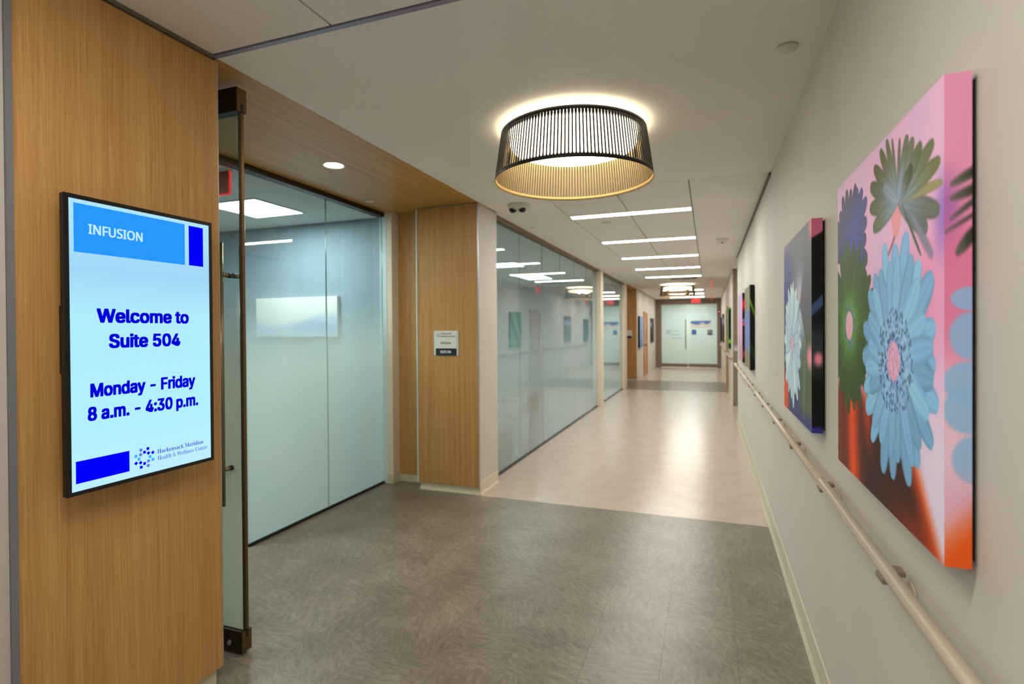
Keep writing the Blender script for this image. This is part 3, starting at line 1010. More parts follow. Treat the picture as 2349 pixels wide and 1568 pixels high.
# exit signs
def exit_sign(name_label, cx, cy, along, w, h, drop, text=True):
    t = thing('exit_sign', (cx, cy, ZC), name_label, 'exit sign', 'red exit signs')
    z1 = ZC - drop
    z0 = z1 - h
    if along == 'x':
        bx(cx - w / 2, cx + w / 2, cy - 0.004, cy + 0.004, z0, z1).build('panel', 'red_panel', t)
        B().box(cx - w / 2, cx + w / 2, cy - 0.006, cy + 0.006, z0 - 0.008, z0).box(cx - w / 2 - 0.008, cx - w / 2, cy - 0.006, cy + 0.006, z0 - 0.008, z1).box(cx + w / 2, cx + w / 2 + 0.008, cy - 0.006, cy + 0.006, z0 - 0.008, z1).build('lit_edge', 'red', t)
        bx(cx - w / 2, cx + w / 2, cy - 0.03, cy + 0.03, z1, ZC - 0.0005).build('canopy', 'white', t)
        if text:
            lettering('lettering', 'EXIT', 'red', t, (cx - w * 0.42, cy - 0.005, z0 + h * 0.14), (1, 0, 0), (0, 0, 1), w * 0.84, h * 0.72, 0.03)
    else:
        bx(cx - 0.004, cx + 0.004, cy - w / 2, cy + w / 2, z0, z1).build('panel', 'red_panel', t)
        B().box(cx - 0.007, cx + 0.007, cy - w / 2 - 0.008, cy - w / 2, z0 - 0.01, z1).box(cx - 0.007, cx + 0.007, cy + w / 2, cy + w / 2 + 0.008, z0 - 0.01, z1).box(cx - 0.007, cx + 0.007, cy - w / 2, cy + w / 2, z0 - 0.01, z0).build('lit_edge', 'red', t)
        bx(cx - 0.03, cx + 0.03, cy - w / 2, cy + w / 2, z1, ZC - 0.0005).build('canopy', 'white', t)
        if text:
            lettering('lettering', 'EXIT', 'red', t, (cx - 0.005, cy + w * 0.42, z0 + h * 0.14), (0, -1, 0), (0, 0, 1), w * 0.84, h * 0.72, 0.03)


exit_sign('red exit sign hanging before the far glass doors', -0.47, 21.7, 'x', 0.32, 0.17, 0.03)
exit_sign('red edge-lit exit sign hung above the far handrail wall', 0.07, 13.75, 'y', 0.30, 0.19, 0.03)
exit_sign('red edge-lit exit sign close to the far glass doors', 0.10, 19.8, 'y', 0.30, 0.19, 0.03)
exit_sign('red exit sign inside the suite seen through open door', -3.47, 3.0, 'x', 0.34, 0.165, 0.012, False)

# round red sign by the far doors
t = thing('round_sign', (0.38, 22.2, 2.2), 'round red projecting sign beside the far glass doors', 'sign')
B().tube((0.367, 22.21, 2.2), (0.367, 22.2, 2.2), 0.082, 8).build('disc', 'red_paint', t)
B().tube((0.367, 22.2, 2.2), (0.367, 22.197, 2.2), 0.03, 16).build('mark', 'ink_light', t)

# card reader on the recess return
t = thing('card_reader', (0.53, 11.6, 1.16), 'small pale card reader on the side recess wall', 'card reader')
bx(0.47, 0.53, 11.575, 11.599, 1.10, 1.21).build('case', 'white', t, bevel=0.004)
bx(0.483, 0.517, 11.573, 11.5755, 1.17, 1.20).build('indicator', 'ink_sky', t)


# ------------------------------------------------------------------ display screen on the wood panel
SX = -1.935
sc = thing('display_screen', (SX, 1.396, 1.015), 'tall black-framed welcome screen on the wood panel', 'screen')
Y0, Y1, Z0, Z1 = 1.122, 1.668, 1.014, 1.996
LY0, LY1, LZ0, LZ1 = 1.137, 1.655, 1.027, 1.982
bx(SX - 0.022, SX - 0.004, Y0, Y1, Z0, Z1).build('case', 'black', sc, bevel=0.003)
B().box(SX - 0.0039, SX, Y0, Y1, Z0, LZ0).box(SX - 0.0039, SX, Y0, Y1, LZ1, Z1).box(SX - 0.0039, SX, Y0, LY0, LZ0, LZ1).box(SX - 0.0039, SX, LY1, Y1, LZ0, LZ1).build('bezel', 'black', sc)
bx(XL + 0.0005, SX - 0.0225, 1.152, 1.62, 1.41, 1.635).build('wall_mount', 'black', sc)


def screen_mat():
    mt, nt, p, out = new_mat('screen_glow')
    nt.nodes.remove(p)
    g = node(nt, 'ShaderNodeNewGeometry')
    sx = node(nt, 'ShaderNodeSeparateXYZ')
    nt.links.new(g.outputs['Position'], sx.inputs[0])
    mr = node(nt, 'ShaderNodeMapRange')
    mr.inputs['From Min'].default_value = LZ0
    mr.inputs['From Max'].default_value = LZ1
    nt.links.new(sx.outputs['Z'], mr.inputs['Value'])
    r = node(nt, 'ShaderNodeValToRGB')
    e = r.color_ramp.elements
    e[0].position, e[0].color = 0.0, rgba((190, 240, 255))
    e[1].position, e[1].color = 1.0, rgba((176, 232, 255))
    for p_, c_ in ((0.25, (178, 242, 255)), (0.6, (178, 238, 255)), (0.76, (164, 216, 250))):
        q = e.new(p_)
        q.color = rgba(c_)
    nt.links.new(mr.outputs[0], r.inputs['Fac'])
    em = node(nt, 'ShaderNodeEmission', Strength=1.0)
    nt.links.new(r.outputs['Color'], em.inputs['Color'])
    gl = node(nt, 'ShaderNodeBsdfGlossy', Roughness=0.25)
    mx = node(nt, 'ShaderNodeMixShader')
    mx.inputs[0].default_value = 0.02
    nt.links.new(em.outputs[0], mx.inputs[1])
    nt.links.new(gl.outputs[0], mx.inputs[2])
    nt.links.new(mx.outputs[0], out.inputs['Surface'])
    return mt


M['screen'] = screen_mat()
M['scr_blue'] = emit('screen_blue', (0, 0, 252), 1.0)
M['scr_text'] = emit('screen_text_blue', (4, 4, 214), 1.0)
M['scr_mid'] = emit('screen_mid_blue', (98, 118, 232), 1.0)
M['scr_serif'] = emit('screen_serif_blue', (56, 74, 206), 1.0)
M['scr_cyan'] = emit('screen_cyan', (62, 176, 255), 1.0)
M['scr_white'] = emit('screen_pale', (196, 238, 255), 1.0)
M['scr_head'] = emit('screen_header_blue', (40, 152, 250), 1.0)
pnl = B().poly([(SX - 0.0025, LY0, LZ0), (SX - 0.0025, LY1, LZ0), (SX - 0.0025, LY1, LZ1), (SX - 0.0025, LY0, LZ1)]).build('lit_panel', 'screen', sc)
FX = SX - 0.002


def patch(name, y0, y1, z0, z1, mat, d=0.0):
    return B().poly([(FX + d, y0, z0), (FX + d, y1, z0), (FX + d, y1, z1), (FX + d, y0, z1)]).build(name, mat, pnl)


WL[pnl.name] = WL[sc.name]
patch('header_block', 1.152, 1.547, 1.809, 1.969, 'scr_head')
patch('accent_block', 1.564, 1.628, 1.81, 1.967, 'scr_blue')
patch('accent_block', 1.150, 1.3225, 1.0515, 1.1245, 'scr_blue')


def stext(body, y0, y1, z, cap_h, mat, bold=0.034, serif=False):
    return lettering('lettering', body, mat, pnl, (FX + 0.0004, y0, z), (0, 1, 0), (0, 0, 1), y1 - y0, cap_h, bold, 0.0, serif)


stext('INFUSION', 1.196, 1.378, 1.8745, 0.0315, 'scr_white', 0.014)
stext('Welcome to', 1.2185, 1.5595, 1.5805, 0.0445, 'scr_text')
stext('Suite 504', 1.257, 1.5225, 1.4935, 0.0445, 'scr_text')
stext('Monday - Friday', 1.196, 1.5855, 1.3305, 0.0425, 'scr_text')
stext('8 a.m. - 4:30 p.m.', 1.187, 1.5975, 1.2525, 0.0425, 'scr_text')
stext('Hackensack Meridian', 1.426, 1.6195, 1.0915, 0.0155, 'scr_serif', 0.0, True)
stext('Health & Wellness Center', 1.426, 1.637, 1.0665, 0.0155, 'scr_mid', 0.0, True)
logo('emblem', 1.3765, 1.087, 0.0345, lambda a, z, d: (FX + d, a, z), pnl, ['scr_blue', 'scr_mid', 'scr_cyan'], 0.0006)

# ------------------------------------------------------------------ suite plaque on the pillar
PY = 4.609
pq = thing('suite_plaque', (-2.36, PY, 1.305), 'white suite plaque with navy band on wood pillar', 'plaque')
bx(-2.489, -2.229, PY - 0.006, PY, 1.305, 1.541).build('backing', 'plaque_edge', pq, bevel=0.001)
bx(-2.469, -2.246, PY - 0.010, PY - 0.0061, 1.374, 1.5385).build('insert', 'plaque', pq)
bx(-2.467, -2.249, PY - 0.010, PY - 0.0061, 1.3065, 1.3725).build('number_band', 'navy', pq)
PF = PY - 0.0102
lettering('lettering', 'Hackensack', 'ink', pq, (-2.413, PF, 1.508), (1, 0, 0), (0, 0, 1), 0.108, 0.0135, 0.01)
lettering('lettering', 'Meridian Health', 'ink', pq, (-2.413, PF, 1.482), (1, 0, 0), (0, 0, 1), 0.152, 0.0135, 0.01)
lettering('lettering', 'Infusion', 'ink', pq, (-2.416, PF, 1.417), (1, 0, 0), (0, 0, 1), 0.11, 0.021, 0.015)
lettering('lettering', 'SUITE 504', 'ink_light', pq, (-2.419, PF, 1.329), (1, 0, 0), (0, 0, 1), 0.116, 0.0225, 0.03)
logo('emblem', -2.441, 1.4985, 0.0185, lambda a, z, d: (a, PF - d, z), pq, ['ink_blue', 'ink_blue', 'ink_blue'], 0.0004)
p3 = thing('suite_plaque', (-2.26, 16.34, 1.27), 'white plaque with dark band on the distant wood pillar', 'plaque')
bx(-2.36, -2.16, 16.336, 16.3495, 1.27, 1.51).build('backing', 'plaque', p3)
bx(-2.35, -2.17, 16.333, 16.3355, 1.275, 1.345).build('number_band', 'navy', p3)


# ------------------------------------------------------------------ handrail
RX, RZ, RR = 0.396, 0.966, 0.0165


def handrail(y0, y1, joints, brackets, label):
    t = thing('handrail', (RX, (y0 + y1) / 2, RZ), label, 'handrail')
    edges = [y0] + joints + [y1]
    for a, b_ in zip(edges[:-1], edges[1:]):
        sg = B()
        sg.tube((RX, a + 0.003, RZ), (RX, b_ - 0.003, RZ), RR, 24)
        sg.build('rail', 'rail', t)
    for j in joints:
        B().tube((RX, j - 0.003, RZ), (RX, j + 0.003, RZ), RR - 0.0012, 24).build('joint', 'bracket', t)
    for y in brackets:
        b = B()
        b.tube((RX, y, RZ - RR * 0.6), (RX + 0.018, y, RZ - 0.045), 0.008, 10)
        b.tube((RX + 0.018, y, RZ - 0.045), (XR - 0.004, y, RZ - 0.052), 0.008, 10)
        b.box(RX - 0.016, RX + 0.010, y - 0.028, y + 0.028, RZ - RR - 0.008, RZ - RR + 0.004)
        o = b.build('bracket', 'bracket', t, bevel=0.002)
        B().tube((XR - 0.006, y, RZ - 0.052), (XR - 0.0004, y, RZ - 0.052), 0.03, 20).build('wall_plate', 'rail', o)
        bx(RX + RR * 0.5, RX + RR + 0.018, y - 0.02, y + 0.02, RZ - 0.006, RZ + 0.007).build('clip', 'bracket', o, bevel=0.003)
    for y in (y0, y1):
        B().tube((RX, y, RZ), (XR - 0.0004, y + (0.0), RZ), RR, 18).build('return_end', 'rail', t)
    return t


br = [0.75 + 0.757 * k for k in range(-2, 12)]
handrail(-1.2, 9.55, [2.3, 5.35, 8.4], [b for b in br if -1.1 < b < 9.5], 'round cream handrail below the large flower canvases')
handrail(11.75, 14.05, [], [11.9, 12.66, 13.42, 13.95], 'short distant handrail past the side recess')
handrail(15.2, 22.2, [18.3], [15.4 + 0.757 * k for k in range(9)], 'farthest handrail running to the glass doors')


# ------------------------------------------------------------------ printed canvases
def sm(a, b, x):
    t = np.clip((x - a) / (b - a), 0, 1)
    return t * t * (3 - 2 * t)


def over(img, mask, col):
    if not isinstance(col, np.ndarray) or col.ndim == 1:
        col = np.array(col, float)
    return img * (1 - mask[..., None]) + col * mask[..., None]


def petal(img, X, Y, bx_, by_, ang, L, Wd, c_in, c_out, soft=0.003, vein=0.12, blunt=0.75, alpha=1.0):
    ca, sa = math.cos(ang), math.sin(ang)
    dx, dy = X - bx_, Y - by_
    t = (dx * ca + dy * sa) / L
    s = -dx * sa + dy * ca
    tt = np.clip(t, 0, 1)
    half = Wd * (tt ** 0.55) * np.clip(1 - tt, 0, 1) ** (0.5 * blunt) * 1.25
    mk = sm(-soft, soft, half - np.abs(s)) * ((t > 0) & (t < 1)) * alpha
    c_in, c_out = np.array(c_in, float), np.array(c_out, float)
    k = sm(0.05, 0.95, tt)[..., None]
    col = c_in * (1 - k) + c_out * k
    sn = s / (half + 1e-5)
    sh = 1 - vein * np.cos(sn * 5) ** 2 * 0.5 - 0.14 * sm(0.55, 1.0, np.abs(sn))
    return over(img, mk, col * sh[..., None])


def daisy(img, X, Y, cx, cy, n, R, Wd, c_in, c_out, rnd, layers=2, sq=1.0, soft=0.003, vein=0.12):
    for l in range(layers):
        for i in range(n):
            an = 2 * PI * (i + 0.5 * l) / n + rnd.uniform(-0.06, 0.06)
            L = R * (1.0 - 0.12 * l) * rnd.uniform(0.93, 1.06)
            k = rnd.uniform(0.9, 1.08)
            img = petal(img, X, Y, cx, cy, an, L * (1 if abs(math.sin(an)) > 0.5 else sq), Wd * rnd.uniform(0.85, 1.1), np.array(c_in) * k, np.array(c_out) * k, soft, vein)
    return img


def dots(img, X, Y, cx, cy, r0_, r1_, n, size, col, rnd, alpha=0.9):
    for i in range(n):
        an = rnd.uniform(0, 2 * PI)
        r = math.sqrt(rnd.uniform(r0_ ** 2, r1_ ** 2))
        px, py = cx + r * math.cos(an), cy + r * math.sin(an)
        d = np.hypot(X - px, (Y - py) * 0.7)
        s = size * rnd.uniform(0.6, 1.2)
        img = over(img, sm(s, s * 0.5, d) * alpha, np.array(col, float) * rnd.uniform(0.8, 1.2))
    return img


def flowers_large(U, V, W=0.85, H=0.888):
    rnd = random.Random(7)
    X, Y = U * W, V * H
    img = np.zeros(U.shape + (3,)) + np.array((222, 172, 206.0))
    st = 0.5 + 0.5 * np.sin(U * 24 + V * 5)
    img = over(img, 0.3 * st * sm(0.9, 0.2, V), (190, 176, 214))
    img = over(img, 0.75 * sm(0.25, 0.0, np.hypot(U - 0.9, (V - 0.43) * 1.1)), (222, 128, 172))
    img = over(img, 0.8 * sm(0.09, 0.0, np.abs(U - 1.0)) * sm(0.14, 0.0, np.abs(V - 0.28)), (128, 84, 180))
    img = over(img, 0.9 * sm(0.55, 0.8, V) * sm(0.6, 0.95, U), (212, 204, 226))
    # burnt orange and dark ground at the foot
    edge = U - (0.84 + 0.9 * np.clip(V - 0.82, 0, 1))
    low = sm(0.66, 0.76, V + 0.02 * np.sin(U * 9)) * sm(0.035, -0.06, edge)
    og = np.zeros_like(img) + np.array((52, 15, 7.0))
    fl_ = np.exp(-((U - 0.22 - 0.1 * (V - 0.85)) / 0.09) ** 2) + 0.7 * np.exp(-((U - 0.42 - 0.2 * (V - 0.85)) / 0.05) ** 2) * sm(0.95, 0.75, V)
    og = over(og, np.clip(fl_, 0, 1), (222, 74, 16))
    og = over(og, 0.7 * sm(0.2, 0.0, U), (150, 52, 20))
    og = over(og, sm(-0.14, 0.0, edge), (214, 78, 10))
    og = over(og, 0.55 * sm(0.9, 1.0, V) * sm(0.5, 0.9, U), (190, 64, 10))
    img = over(img, low, og)
    # indigo flower
    for i in range(15):
        an = math.radians(-176 + i * 15.5)
        img = petal(img, X, Y, 0.175 * W, 0.26 * H, an, rnd.uniform(0.19, 0.225), 0.038, (58, 70, 160), (66, 62, 92), 0.004, 0.2)
    for i in range(8):
        an = math.radians(-60 + i * 17)
        img = petal(img, X, Y, 0.2 * W, 0.22 * H, an, rnd.uniform(0.15, 0.2), 0.038, (66, 78, 176), (56, 62, 130), 0.004, 0.2)
    # stem and coral calyx of the olive flower
    cu_ = 0.675 + 0.0 * V
    stx = 0.685 - 0.10 * sm(0.26, 0.36, V) * 1.0
    img = over(img, sm(0.016, 0.006, np.abs(U - stx)) * ((V > 0.25) & (V < 0.40)), (150, 92, 112))
    cw = 0.075 * np.clip((0.285 - V) / 0.12, 0, 1) ** 0.6
    img = over(img, sm(0.006, -0.006, np.abs(U - 0.69) - cw) * (V > 0.165) * (V < 0.285) * 1.0, (240, 146, 152))
    ol, gr_ = (80, 84, 34), (132, 152, 166)
    for an, L, wd, ci, co in ((28, .20, .036, (116, 132, 146), (86, 98, 96)), (16, .245, .034, (122, 138, 156), (92, 100, 84)), (4, .25, .016, (150, 150, 120), (146, 140, 84)), (-6, .24, .03, gr_, (104, 112, 58)), (-18, .22, .032, gr_, (98, 106, 62)),
                              (-30, .17, .034, gr_, (92, 102, 66)), (-48, .15, .034, gr_, (104, 112, 92)), (-64, .145, .03, gr_, (98, 108, 80)), (-84, .14, .016, (124, 134, 120), (92, 98, 70)), (-104, .16, .014, (120, 140, 140), (92, 98, 72)),
                              (-116, .185, .022, gr_, (88, 94, 44)), (-130, .205, .026, gr_, ol), (-145, .225, .03, gr_, (74, 78, 30)), (-158, .235, .034, (128, 148, 160), (66, 72, 28)), (-172, .225, .034, (124, 146, 160), (76, 82, 34)), (-188, .195, .036, (126, 150, 170), (88, 98, 60)),
                              (-30, .11, .03, (130, 150, 170), (62, 68, 26)), (-150, .12, .03, (140, 162, 184), (120, 140, 150)), (-65, .08, .022, (140, 164, 190), (120, 140, 150))):
        img = petal(img, X, Y, 0.70 * W, 0.195 * H, math.radians(an), L, wd, ci, co, 0.004, 0.15)
    img = petal(img, X, Y, 0.79 * W, 0.235 * H, math.radians(42), 0.17, 0.018, (120, 126, 140), (128, 120, 146), 0.008, 0.05)
    img = petal(img, X, Y, 0.73 * W, 0.205 * H, math.radians(48), 0.175, 0.007, (70, 80, 60), (60, 70, 40), 0.003, 0.0)
    # green daisy
    img = over(img, sm(0.17, 0.155, np.hypot(X - 0.177 * W, Y - 0.505 * H)), (52, 78, 34))
    img = daisy(img, X, Y, 0.177 * W, 0.505 * H, 24, 0.265, 0.036, (92, 140, 52), (56, 84, 32), rnd, 2, 1.0, 0.0025, 0.3)
    d = np.hypot(X - 0.177 * W, Y - 0.505 * H)
    img = over(img, 0.85 * sm(0.12, 0.05, d), (98, 150, 56))
    img = dots(img, X, Y, 0.177 * W, 0.505 * H, 0.045, 0.075, 130, 0.005, (88, 116, 150), rnd)
    img = over(img, sm(0.047, 0.038, d), (232, 178, 190))
    img = dots(img, X, Y, 0.177 * W, 0.505 * H, 0.0, 0.042, 60, 0.004, (222, 146, 170), rnd, 0.6)
    # large pale-blue daisy
    img = over(img, sm(0.19, 0.17, np.hypot(X - 0.668 * W, Y - 0.595 * H)), (116, 170, 216))
    img = daisy(img, X, Y, 0.668 * W, 0.595 * H, 20, 0.28, 0.052, (146, 196, 238), (126, 182, 228), rnd, 2, 0.93, 0.003, 0.12)
    d = np.hypot(X - 0.668 * W, Y - 0.595 * H)
    img = over(img, 0.6 * sm(0.14, 0.05, d), (150, 192, 234))
    img = dots(img, X, Y, 0.668 * W, 0.60 * H, 0.05, 0.125, 260, 0.0048, (56, 84, 124), rnd, 0.75)
    img = dots(img, X, Y, 0.668 * W, 0.60 * H, 0.04, 0.066, 120, 0.004, (40, 62, 140), rnd, 0.9)
    img = over(img, sm(0.052, 0.04, np.hypot(X - 0.663 * W, Y - 0.60 * H)), (222, 170, 206))
    img = dots(img, X, Y, 0.663 * W, 0.60 * H, 0.0, 0.045, 90, 0.0042, (236, 170, 190), rnd, 0.8)
    img = dots(img, X, Y, 0.663 * W, 0.60 * H, 0.0, 0.045, 60, 0.003, (150, 96, 150), rnd, 0.6)
    return img


def side_large(T, V):
    # the print folded round the edge
    img = np.zeros(T.shape + (3,)) + np.array((214, 140, 174.0))
    img = over(img, 0.8 * sm(0.14, 0.0, np.abs(V - 0.29)) * sm(0.9, 0.1, T), (134, 84, 168))
    img = over(img, 0.8 * sm(0.2, 0.05, np.abs(V - 0.42)), (206, 112, 150))
    img = over(img, 0.9 * sm(0.55, 0.8, V), (214, 190, 208))
    img = over(img, 0.7 * sm(0.12, 0.0, np.abs(V - 0.66)), (226, 192, 204))
    X, Y = T * 0.1, V * 0.888
    for (x, y, an, wd, L) in ((0.02, 0.20, -14, .014, .13), (0.02, 0.225, -10, .014, .13), (0.02, 0.262, -20, .008, .12), (0.0, 0.285, -16, .005, .13), (0.04, 0.325, -30, .02, .09)):
        img = petal(img, X, Y, x, y, math.radians(an), L, wd, (92, 96, 84), (44, 50, 38), 0.006, 0.1)
    for (v0, k, t0) in ((0.53, 0.05, 0.95), (0.625, 0.045, 0.9), (0.68, 0.05, 0.9), (0.78, 0.05, 1.05), (0.455, 0.025, 1.0)):
        e = ((T - t0) / (0.8 if v0 < 0.6 or v0 > 0.75 else 1.0)) ** 2 + ((V - v0) / k) ** 2
        img = over(img, 0.9 * sm(1.15, 0.7, e), (132, 172, 210))
    img = over(img, 0.5 * sm(0.1, 0.0, np.abs(V - 0.87)), (206, 150, 176))
    return over(img, 0.95 * sm(0.88, 1.0, V + T * 0.05), (216, 84, 20))


def flowers_mixed(U, V):
    rnd = random.Random(11)
    X, Y = U * 0.86, V * 0.888
    img = np.zeros(U.shape + (3,)) + np.array((96, 98, 110.0))
    img = over(img, sm(0.35, 0.0, U) * sm(0.2, 0.0, V), (224, 140, 160))
    img = over(img, 0.9 * sm(0.86, 1.0, U) * sm(0.12, 0.03, V), (224, 120, 140))
    img = over(img, sm(0.35, 0.1, np.hypot(U - 0.12, (V - 0.22))), (66, 72, 132))
    img = over(img, sm(0.6, 0.9, V), (60, 64, 110))
    img = over(img, sm(0.72, 0.85, V) * sm(0.3, 0.1, U), (210, 80, 40))
    img = over(img, 0.9 * sm(0.5, 0.75, U) * sm(0.45, 0.6, V) * sm(1.0, 0.9, V), (84, 100, 70))
    for i in range(7):
        img = petal(img, X, Y, 0.56, 0.36, math.radians(50 + i * 14), 0.3, 0.022, (190, 206, 226), (96, 116, 140), 0.004, 0.2)
        img = petal(img, X, Y, 0.55, 0.34, math.radians(-60 - i * 14), 0.26, 0.02, (200, 196, 216), (110, 120, 140), 0.004, 0.2)
    for i in range(6):
        img = petal(img, X, Y, 0.66, 0.5 + 0.05 * i, math.radians(70 + 6 * i), 0.3, 0.02, (120, 140, 96), (80, 96, 60), 0.004, 0.2)
    img = daisy(img, X, Y, 0.31, 0.53, 18, 0.31, 0.055, (188, 216, 246), (190, 220, 248), rnd, 2, 0.9, 0.003, 0.12)
    d = np.hypot(X - 0.31, Y - 0.53)
    img = dots(img, X, Y, 0.31, 0.53, 0.03, 0.08, 80, 0.006, (90, 110, 150), rnd, 0.6)
    img = over(img, sm(0.045, 0.03, d), (226, 170, 180))
    img = over(img, 0.9 * sm(0.09, 0.02, np.hypot((U - 0.95) * 0.7, V - 0.65)), (232, 150, 170))
    img = over(img, 0.8 * sm(0.9, 1.0, V) * sm(0.4, 0.7, U), (50, 56, 130))
    return img


def side_mixed(T, V):
    img = np.zeros(T.shape + (3,)) + np.array((9, 9, 11.0))
    top = sm(0.1, 0.085, V + 0.03 * T)
    img = over(img, top, (188, 100, 128))
    img = over(img, sm(0.04, 0.015, np.abs(V - 0.43 + 0.05 * T)), (58, 80, 120))
    img = over(img, 0.8 * sm(0.17, 0.05, np.abs(V - 0.62)), (52, 62, 66))
    img = over(img, sm(0.05, 0.01, np.hypot((T - 0.6) * 0.08, V - 0.655)), (226, 130, 150))
    img = over(img, sm(0.96, 0.985, V), (44, 46, 130))
    return img


def leaves_blue(U, V):
    img = np.zeros(U.shape + (3,)) + np.array((118, 112, 78.0))
    img = over(img, sm(0.2, 0.36, V) * sm(0.86, 0.7, V), (100, 116, 172))
    return over(img, 0.4 * (0.5 + 0.5 * np.sin(U * 22 + V * 6)), (110, 120, 120))


def leaves_dark_side(T, V):
    img = np.zeros(T.shape + (3,)) + np.array((7, 8, 7.0))
    img = over(img, sm(0.05, 0.02, np.abs(V - 0.18 - 0.16 * T)), (84, 130, 20))
    return over(img, 0.6 * sm(0.12, 0.02, np.abs(V - 0.72 - 0.1 * T)), (10, 70, 36))


def red_bloom(U, V):
    img = np.zeros(U.shape + (3,)) + np.array((170, 146, 190.0))
    img = over(img, 0.8 * sm(0.15, 0.5, V) * (0.5 + 0.5 * np.sin(U * 14)), (226, 150, 170))
    img = over(img, sm(0.2, 0.0, U), (160, 60, 80))
    return over(img, 0.5 * sm(0.6, 0.9, V), (150, 130, 130))


def red_side(T, V):
    img = np.zeros(T.shape + (3,)) + np.array((24, 8, 10.0))
    img = over(img, sm(0.12, 0.02, np.abs(V - 0.17)), (226, 30, 40))
    img = over(img, sm(0.05, 0.01, np.abs(V - 0.4)), (120, 110, 190))
    img = over(img, sm(0.02, 0.005, np.abs(V - 0.45)), (236, 90, 110))
    return over(img, sm(0.08, 0.02, np.abs(V - 0.88)), (150, 40, 60))


def green_side(T, V):
    img = np.zeros(T.shape + (3,)) + np.array((5, 9, 6.0))
    img = over(img, sm(0.07, 0.02, V), (70, 160, 60))
    img = over(img, sm(0.08, 0.02, np.abs(V - 0.82)), (120, 190, 20))
    return over(img, 0.6 * sm(0.85, 1.0, V), (20, 90, 50))


def green_front(U, V):
    img = np.zeros(U.shape + (3,)) + np.array((20, 80, 44.0))
    return over(img, 0.6 * (0.5 + 0.5 * np.sin(U * 10 + V * 8)), (150, 190, 120))


def moss(U, V):
    img = np.zeros(U.shape + (3,)) + np.array((40, 42, 26.0))
    img = over(img, 0.6 * (0.5 + 0.5 * np.sin(V * 13 + U * 4)), (110, 110, 80))
    return over(img, sm(0.2, 0.02, np.abs(V - 0.25)), (150, 150, 190))


def dusk(U, V):
    img = np.zeros(U.shape + (3,)) + np.array((112, 146, 186.0))
    return over(img, 0.7 * sm(0.6, 1.0, V), (70, 100, 150))


def black_side(T, V):
    return np.zeros(T.shape + (3,)) + np.array((8, 9, 10.0))


def canvas(label, side, xw, yn, yf, z0, z1, front, edge, nu=40, nv=60, depth=0.041, gap=0.009, ne=6):
    # side = -1: hangs on the handrail wall and looks along -X; +1: hangs opposite
    t = thing('canvas_print', (xw, (yn + yf) / 2, z0), label, 'canvas print', 'canvas prints on the corridor walls')
    xb = xw + side * gap
    xf = xb + side * depth
    verts, colr, faces = [], [], []

    def grid(P, C):
        n = len(verts)
        h, w = P.shape[:2]
        verts.extend(P.reshape(-1, 3).tolist())
        colr.append(C.reshape(-1, 3))
        idx = n + np.arange(h * w).reshape(h, w)
        faces.extend(np.stack([idx[:-1, :-1], idx[1:, :-1], idx[1:, 1:], idx[:-1, 1:]], -1).reshape(-1, 4).tolist())
    v = np.linspace(0, 1, nv)
    u = np.linspace(0, 1, nu)
    U, V = np.meshgrid(u, v)
    yy = yf + (yn - yf) * U if side < 0 else yn + (yf - yn) * U
    zz = z1 + (z0 - z1) * V
    grid(np.stack([np.full_like(U, xf), yy, zz], -1), front(U, V))
    # near edge
    T, V2 = np.meshgrid(np.linspace(0, 1, ne), v)
    zz2 = z1 + (z0 - z1) * V2
    grid(np.stack([xf + (xb - xf) * T, np.full_like(T, yn), zz2], -1)[:, :: 1 if side < 0 else -1], edge(T, V2)[:, :: 1 if side < 0 else -1])
    grid(np.stack([xf + (xb - xf) * T, np.full_like(T, yf), zz2], -1)[:, :: -1 if side < 0 else 1], edge(T, V2)[:, :: -1 if side < 0 else 1])
    for z, vv in ((z1, 0.0), (z0, 1.0)):
        U3, T3 = np.meshgrid(u, np.linspace(0, 1, 2))
        y3 = yf + (yn - yf) * U3 if side < 0 else yn + (yf - yn) * U3
        P = np.stack([xf + (xb - xf) * T3, y3, np.full_like(U3, z)], -1)
        C = front(U3, np.full_like(U3, vv)) * 0.92
        if z == z1:
            P, C = P[::-1], C[::-1]
        grid(P, C)
    me = bpy.data.meshes.new('canvas')
    off = WL[t.name]
    va = np.array(verts) - np.array((off.x, off.y, off.z))
    me.from_pydata(va.tolist(), [], faces)
    ca = me.color_attributes.new('print', 'FLOAT_COLOR', 'POINT')
    c3 = lin(np.clip(np.concatenate(colr) * 1.14, 0, 255))
    c4 = np.concatenate([c3, np.ones((len(c3), 1))], 1)
    ca.data.foreach_set('color', c4.astype(np.float32).ravel())
    me.materials.append(M['print'])
    me.update()
    o = bpy.data.objects.new('canvas', me)
    COL.objects.link(o)
    o.parent = t
    xa, xc = sorted((xw + side * 0.0006, xb - side * 0.0003))
    B().box(xa, xc, yn + 0.012, yf - 0.012, z0 + 0.012, z1 - 0.012).build('stretcher_frame', 'gap_shade', t)  # backing coloured as the shadow between canvas and wall
    return t


canvas('large canvas of pale-blue and green daisies on pink ground', -1, XR, 1.18, 2.03, 1.112, 2.0, flowers_large, side_large, 300, 420, 0.041, 0.009, 24)
canvas('canvas of pale-blue daisy with black folded edge above handrail', -1, XR, 2.515, 3.38, 1.11, 1.998, flowers_mixed, side_mixed, 140, 240, 0.041, 0.009, 14)
canvas('canvas with black edge and one green streak', -1, XR, 6.10, 6.93, 1.11, 2.0, leaves_blue, leaves_dark_side, 30, 60, 0.044, 0.006, 10)
canvas('lilac canvas with red and black folded edge', -1, XR, 7.43, 8.29, 1.11, 2.0, red_bloom, red_side, 30, 60, 0.044, 0.006, 10)
canvas('green and black canvas past the side recess', -1, XR, 12.5, 13.35, 1.11, 2.0, green_front, green_side, 30, 60)
canvas('mossy dark canvas on the far handrail wall', -1, XR, 17.9, 18.75, 1.11, 2.0, moss, moss, 20, 40)
